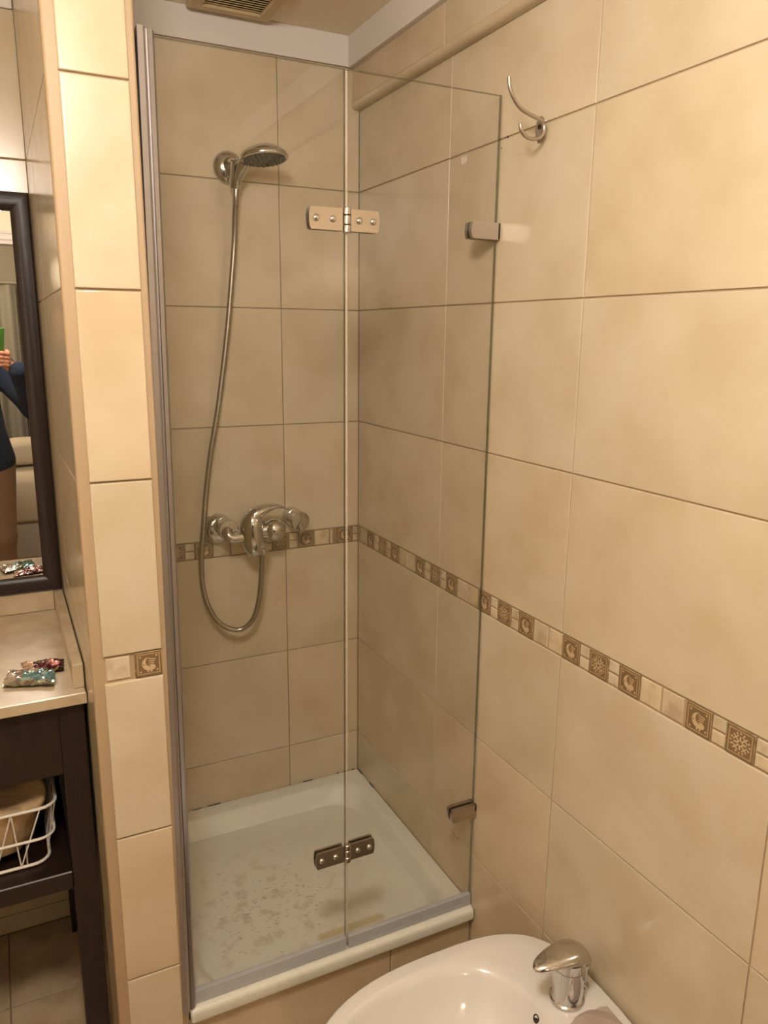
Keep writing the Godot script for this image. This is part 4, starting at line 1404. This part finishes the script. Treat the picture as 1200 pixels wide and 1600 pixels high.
func build_person() -> void:
	# telephone: upright, its back to the room, the lens by the camera's place
	var pb := Basis.from_euler(Vector3(-0.22439, -0.46042, 0.01016))
	var pc := Vector3(-0.8991, 1.5361, 1.9789) + pb * Vector3(0.026, -0.066, 0.012)
	var ph := thing("phone", "mobile phone in a green case held up, seen in the mirror", "phone", pc)
	ph.basis = pb
	obj("phone_case", boxm(Vector3(0, 0, 0), Vector3(0.075, 0.157, 0.009), 0.003), M.phone_case, ph)
	obj("phone_screen", boxm(Vector3(0, 0, 0.0047), Vector3(0.068, 0.148, 0.0012), 0.0004), M.black_glass, ph)
	var b := MB.new()
	for e in [Vector3(-0.026, 0.044, -0.0048), Vector3(-0.010, 0.060, -0.0048)]:
		b.lathe([Vector2(0, -0.001), Vector2(0.006, -0.001), Vector2(0.006, 0.0008), Vector2(0, 0.001)], 16, Transform3D(Basis(Vector3.RIGHT, -PI / 2), e))
	obj("phone_lens", b.done(), M.black_glass, ph)

	var t := thing("person", "person in a blue sweater and brown trousers holding up a phone, in the mirror", "person", Vector3(-1.05, 0, 2.42))
	var o := -t.position
	var L := func(p: Array, q: Array, ra: float, rb: float) -> Array:
		return [Vector3(p[0], p[1], p[2]) + o, Vector3(q[0], q[1], q[2]) + o, ra, rb]
	# joints; the person faces the mirror, towards -z, and the right hand is at +x
	var sh_r := [-0.885, 1.365, 2.40]
	var el_r := [-0.735, 1.175, 2.27]
	var wr_r := [-0.795, 1.345, 2.075]
	var sh_l := [-1.235, 1.365, 2.40]
	var el_l := [-1.30, 1.10, 2.44]
	var wr_l := [-1.29, 0.88, 2.36]
	b = MB.new()
	var bones := [
		L.call([-1.06, 1.40, 2.42], [-1.06, 1.52, 2.40], 0.058, 0.052),
		L.call([-1.12, 1.32, 2.42], [-1.12, 0.95, 2.42], 0.095, 0.088), L.call([-1.00, 1.32, 2.42], [-1.00, 0.95, 2.42], 0.095, 0.088),
		L.call([-1.20, 1.36, 2.41], [-0.92, 1.36, 2.41], 0.06, 0.06),
		L.call(sh_r, el_r, 0.050, 0.040), L.call(el_r, wr_r, 0.040, 0.027),
		L.call(sh_l, el_l, 0.050, 0.040), L.call(el_l, wr_l, 0.040, 0.027),
		L.call([-1.15, 0.90, 2.42], [-1.16, 0.50, 2.41], 0.088, 0.060), L.call([-1.16, 0.50, 2.41], [-1.16, 0.09, 2.45], 0.058, 0.040),
		L.call([-0.96, 0.90, 2.42], [-0.95, 0.50, 2.41], 0.088, 0.060), L.call([-0.95, 0.50, 2.41], [-0.95, 0.09, 2.45], 0.058, 0.040),
		L.call([-1.16, 0.05, 2.46], [-1.17, 0.04, 2.30], 0.040, 0.035), L.call([-0.95, 0.05, 2.46], [-0.94, 0.04, 2.30], 0.040, 0.035),
	]
	flesh(b, bones, 0.014, 0.03)
	# head: skull, jaw, nose, brow, lips, ears
	var head := [
		L.call([-1.06, 1.655, 2.405], [-1.06, 1.635, 2.375], 0.078, 0.074), L.call([-1.06, 1.60, 2.36], [-1.06, 1.563, 2.335], 0.058, 0.040),
		L.call([-1.06, 1.625, 2.302], [-1.06, 1.597, 2.281], 0.009, 0.013), L.call([-1.095, 1.642, 2.315], [-1.025, 1.642, 2.315], 0.012, 0.012),
		L.call([-1.078, 1.572, 2.298], [-1.042, 1.572, 2.298], 0.009, 0.009), L.call([-1.06, 1.50, 2.40], [-1.06, 1.57, 2.385], 0.052, 0.052),
		L.call([-1.138, 1.625, 2.40], [-1.138, 1.600, 2.395], 0.014, 0.010), L.call([-0.982, 1.625, 2.40], [-0.982, 1.600, 2.395], 0.014, 0.010),
	]
	var hd := Vector3(0, -0.04, 0)
	for e in head:
		e[0] += hd
		e[1] += hd
	flesh(b, head, 0.006, 0.014)
	# right hand: palm at the phone's edge, four fingers across its back, the thumb over the screen
	var P := func(x: float, y: float, z: float) -> Vector3: return pc + pb * Vector3(x, y, z) + o
	var palm0: Vector3 = P.call(0.058, -0.090, 0.020)
	var hand := [
		[Vector3(wr_r[0], wr_r[1], wr_r[2]) + o, palm0, 0.026, 0.024], [palm0, P.call(0.052, -0.036, 0.006), 0.020, 0.015], [palm0, P.call(0.054, -0.075, 0.004), 0.022, 0.016],
	]
	for k in 4:
		var y: float = [-0.036, -0.055, -0.073, -0.090][k]
		var l: float = [0.048, 0.054, 0.050, 0.038][k]
		var a: Vector3 = P.call(0.052, y - 0.006, 0.004)
		var m: Vector3 = P.call(0.046, y, -0.0135)
		var e: Vector3 = P.call(0.046 - l * 0.55, y + 0.004, -0.0145)
		var g: Vector3 = P.call(0.046 - l, y + 0.005, -0.0135)
		hand.append_array([[a, m, 0.0095, 0.009], [m, e, 0.009, 0.008], [e, g, 0.008, 0.007]])
	hand.append_array([[palm0, P.call(0.046, -0.045, 0.020), 0.014, 0.011], [P.call(0.046, -0.045, 0.020), P.call(0.022, -0.022, 0.0145), 0.010, 0.008]])
	flesh(b, hand, 0.0036, 0.007)
	# left hand hanging, fingers slightly curled
	var w := Vector3(wr_l[0], wr_l[1], wr_l[2]) + o
	hand = [[w, w + Vector3(0, -0.05, -0.015), 0.026, 0.028], [w + Vector3(0, -0.05, -0.03), w + Vector3(0, -0.085, -0.035), 0.018, 0.016], [w + Vector3(0, -0.05, 0.005), w + Vector3(0, -0.085, 0.0), 0.018, 0.016]]
	for k in 4:
		var z: float = -0.048 + 0.019 * k
		var l: float = [0.068, 0.078, 0.072, 0.055][k]
		var a := w + Vector3(0.0, -0.085, z)
		hand.append_array([[a, a + Vector3(0.006, -l * 0.45, 0), 0.0095, 0.009], [a + Vector3(0.006, -l * 0.45, 0), a + Vector3(0.020, -l * 0.8, 0), 0.0088, 0.008], [a + Vector3(0.020, -l * 0.8, 0), a + Vector3(0.036, -l * 0.95, 0), 0.008, 0.007]])
	hand.append_array([[w + Vector3(0.004, -0.03, -0.02), w + Vector3(0.018, -0.06, -0.052), 0.013, 0.011], [w + Vector3(0.018, -0.06, -0.052), w + Vector3(0.022, -0.095, -0.058), 0.0095, 0.008]])
	flesh(b, hand, 0.0036, 0.007)
	obj("body", b.done(75, false), M.skin, t)
	# nails of the fingers that show on the phone
	for k in 4:
		var y: float = [-0.036, -0.055, -0.073, -0.090][k]
		var l: float = [0.048, 0.054, 0.050, 0.038][k]
		b = MB.new()
		b.lathe([Vector2(0, -0.0012), Vector2(0.0052, -0.0006), Vector2(0.0048, 0.0008), Vector2(0, 0.0014)], 12, Transform3D(pb * Basis(Vector3.RIGHT, PI / 2), P.call(0.048 - l, y + 0.005, -0.0208)))
		obj("fingernail", b.done(60), M.nail, t)
	# eyes
	for x in [-1.092, -1.028]:
		b = MB.new()
		b.lathe([Vector2(0, -0.006), Vector2(0.008, -0.0045), Vector2(0.011, 0), Vector2(0.008, 0.0045), Vector2(0, 0.006)], 16, Transform3D(Basis(), Vector3(x, 1.582, 2.3175) + o))
		var ey := obj("eye", b.done(80), mat(Color(0.85, 0.83, 0.80), 0.2), t)
		b = MB.new()
		b.lathe([Vector2(0, 0.0), Vector2(0.0046, 0.0), Vector2(0.004, 0.0012), Vector2(0, 0.0018)], 12, Transform3D(Basis(Vector3.RIGHT, -PI / 2), Vector3(x, 1.582, 2.3078) + o))
		obj("iris", b.done(60), M.hair, ey)
	# hair as a close cap
	b = MB.new()
	var hair := [L.call([-1.06, 1.685, 2.425], [-1.06, 1.672, 2.400], 0.083, 0.078), L.call([-1.06, 1.64, 2.455], [-1.06, 1.58, 2.45], 0.066, 0.050), L.call([-1.118, 1.68, 2.40], [-1.125, 1.635, 2.41], 0.028, 0.022), L.call([-1.002, 1.68, 2.40], [-0.995, 1.635, 2.41], 0.028, 0.022)]
	for e in hair:
		e[0] += hd
		e[1] += hd
	flesh(b, hair, 0.008, 0.02)
	obj("hair", b.done(75, false), M.hair, t)
	# sweater: loose, with ribbed hem flaring over the hips
	b = MB.new()
	flesh(b, [
		L.call([-1.12, 1.33, 2.42], [-1.12, 1.10, 2.42], 0.112, 0.108), L.call([-1.00, 1.33, 2.42], [-1.00, 1.10, 2.42], 0.112, 0.108),
		L.call([-1.12, 1.10, 2.42], [-1.14, 0.90, 2.42], 0.108, 0.112), L.call([-1.00, 1.10, 2.42], [-0.965, 0.90, 2.42], 0.108, 0.120),
		L.call([-1.06, 1.20, 2.42], [-1.055, 0.885, 2.42], 0.105, 0.112), L.call([-1.20, 1.37, 2.41], [-0.92, 1.37, 2.41], 0.073, 0.073), L.call([-1.06, 1.43, 2.41], [-1.06, 1.455, 2.405], 0.070, 0.066),
		L.call(sh_r, el_r, 0.075, 0.066), L.call(el_r, [-0.800, 1.356, 2.062], 0.064, 0.046),
		L.call(sh_l, el_l, 0.070, 0.060), L.call(el_l, [-1.291, 0.91, 2.37], 0.058, 0.040)], 0.014, 0.035)
	obj("sweater", b.done(75, false), M.sweater, t)
	b = MB.new()
	flesh(b, [
		L.call([-1.15, 0.92, 2.42], [-0.97, 0.92, 2.42], 0.098, 0.104),
		L.call([-1.15, 0.88, 2.42], [-1.165, 0.50, 2.41], 0.104, 0.080), L.call([-1.165, 0.50, 2.41], [-1.165, 0.10, 2.44], 0.078, 0.066),
		L.call([-0.955, 0.88, 2.42], [-0.955, 0.50, 2.41], 0.108, 0.080), L.call([-0.955, 0.50, 2.41], [-0.965, 0.10, 2.44], 0.078, 0.066)], 0.014, 0.02)
	obj("trousers", b.done(75, false), M.trousers, t)
	for x in [-1.165, -0.945]:
		b = MB.new()
		flesh(b, [L.call([x, 0.052, 2.475], [x, 0.048, 2.33], 0.048, 0.046), L.call([x, 0.045, 2.33], [x, 0.040, 2.27], 0.045, 0.036), L.call([x, 0.09, 2.46], [x, 0.06, 2.42], 0.046, 0.046)], 0.008, 0.02)
		obj("shoe", b.done(75, false), M.shoe, t)
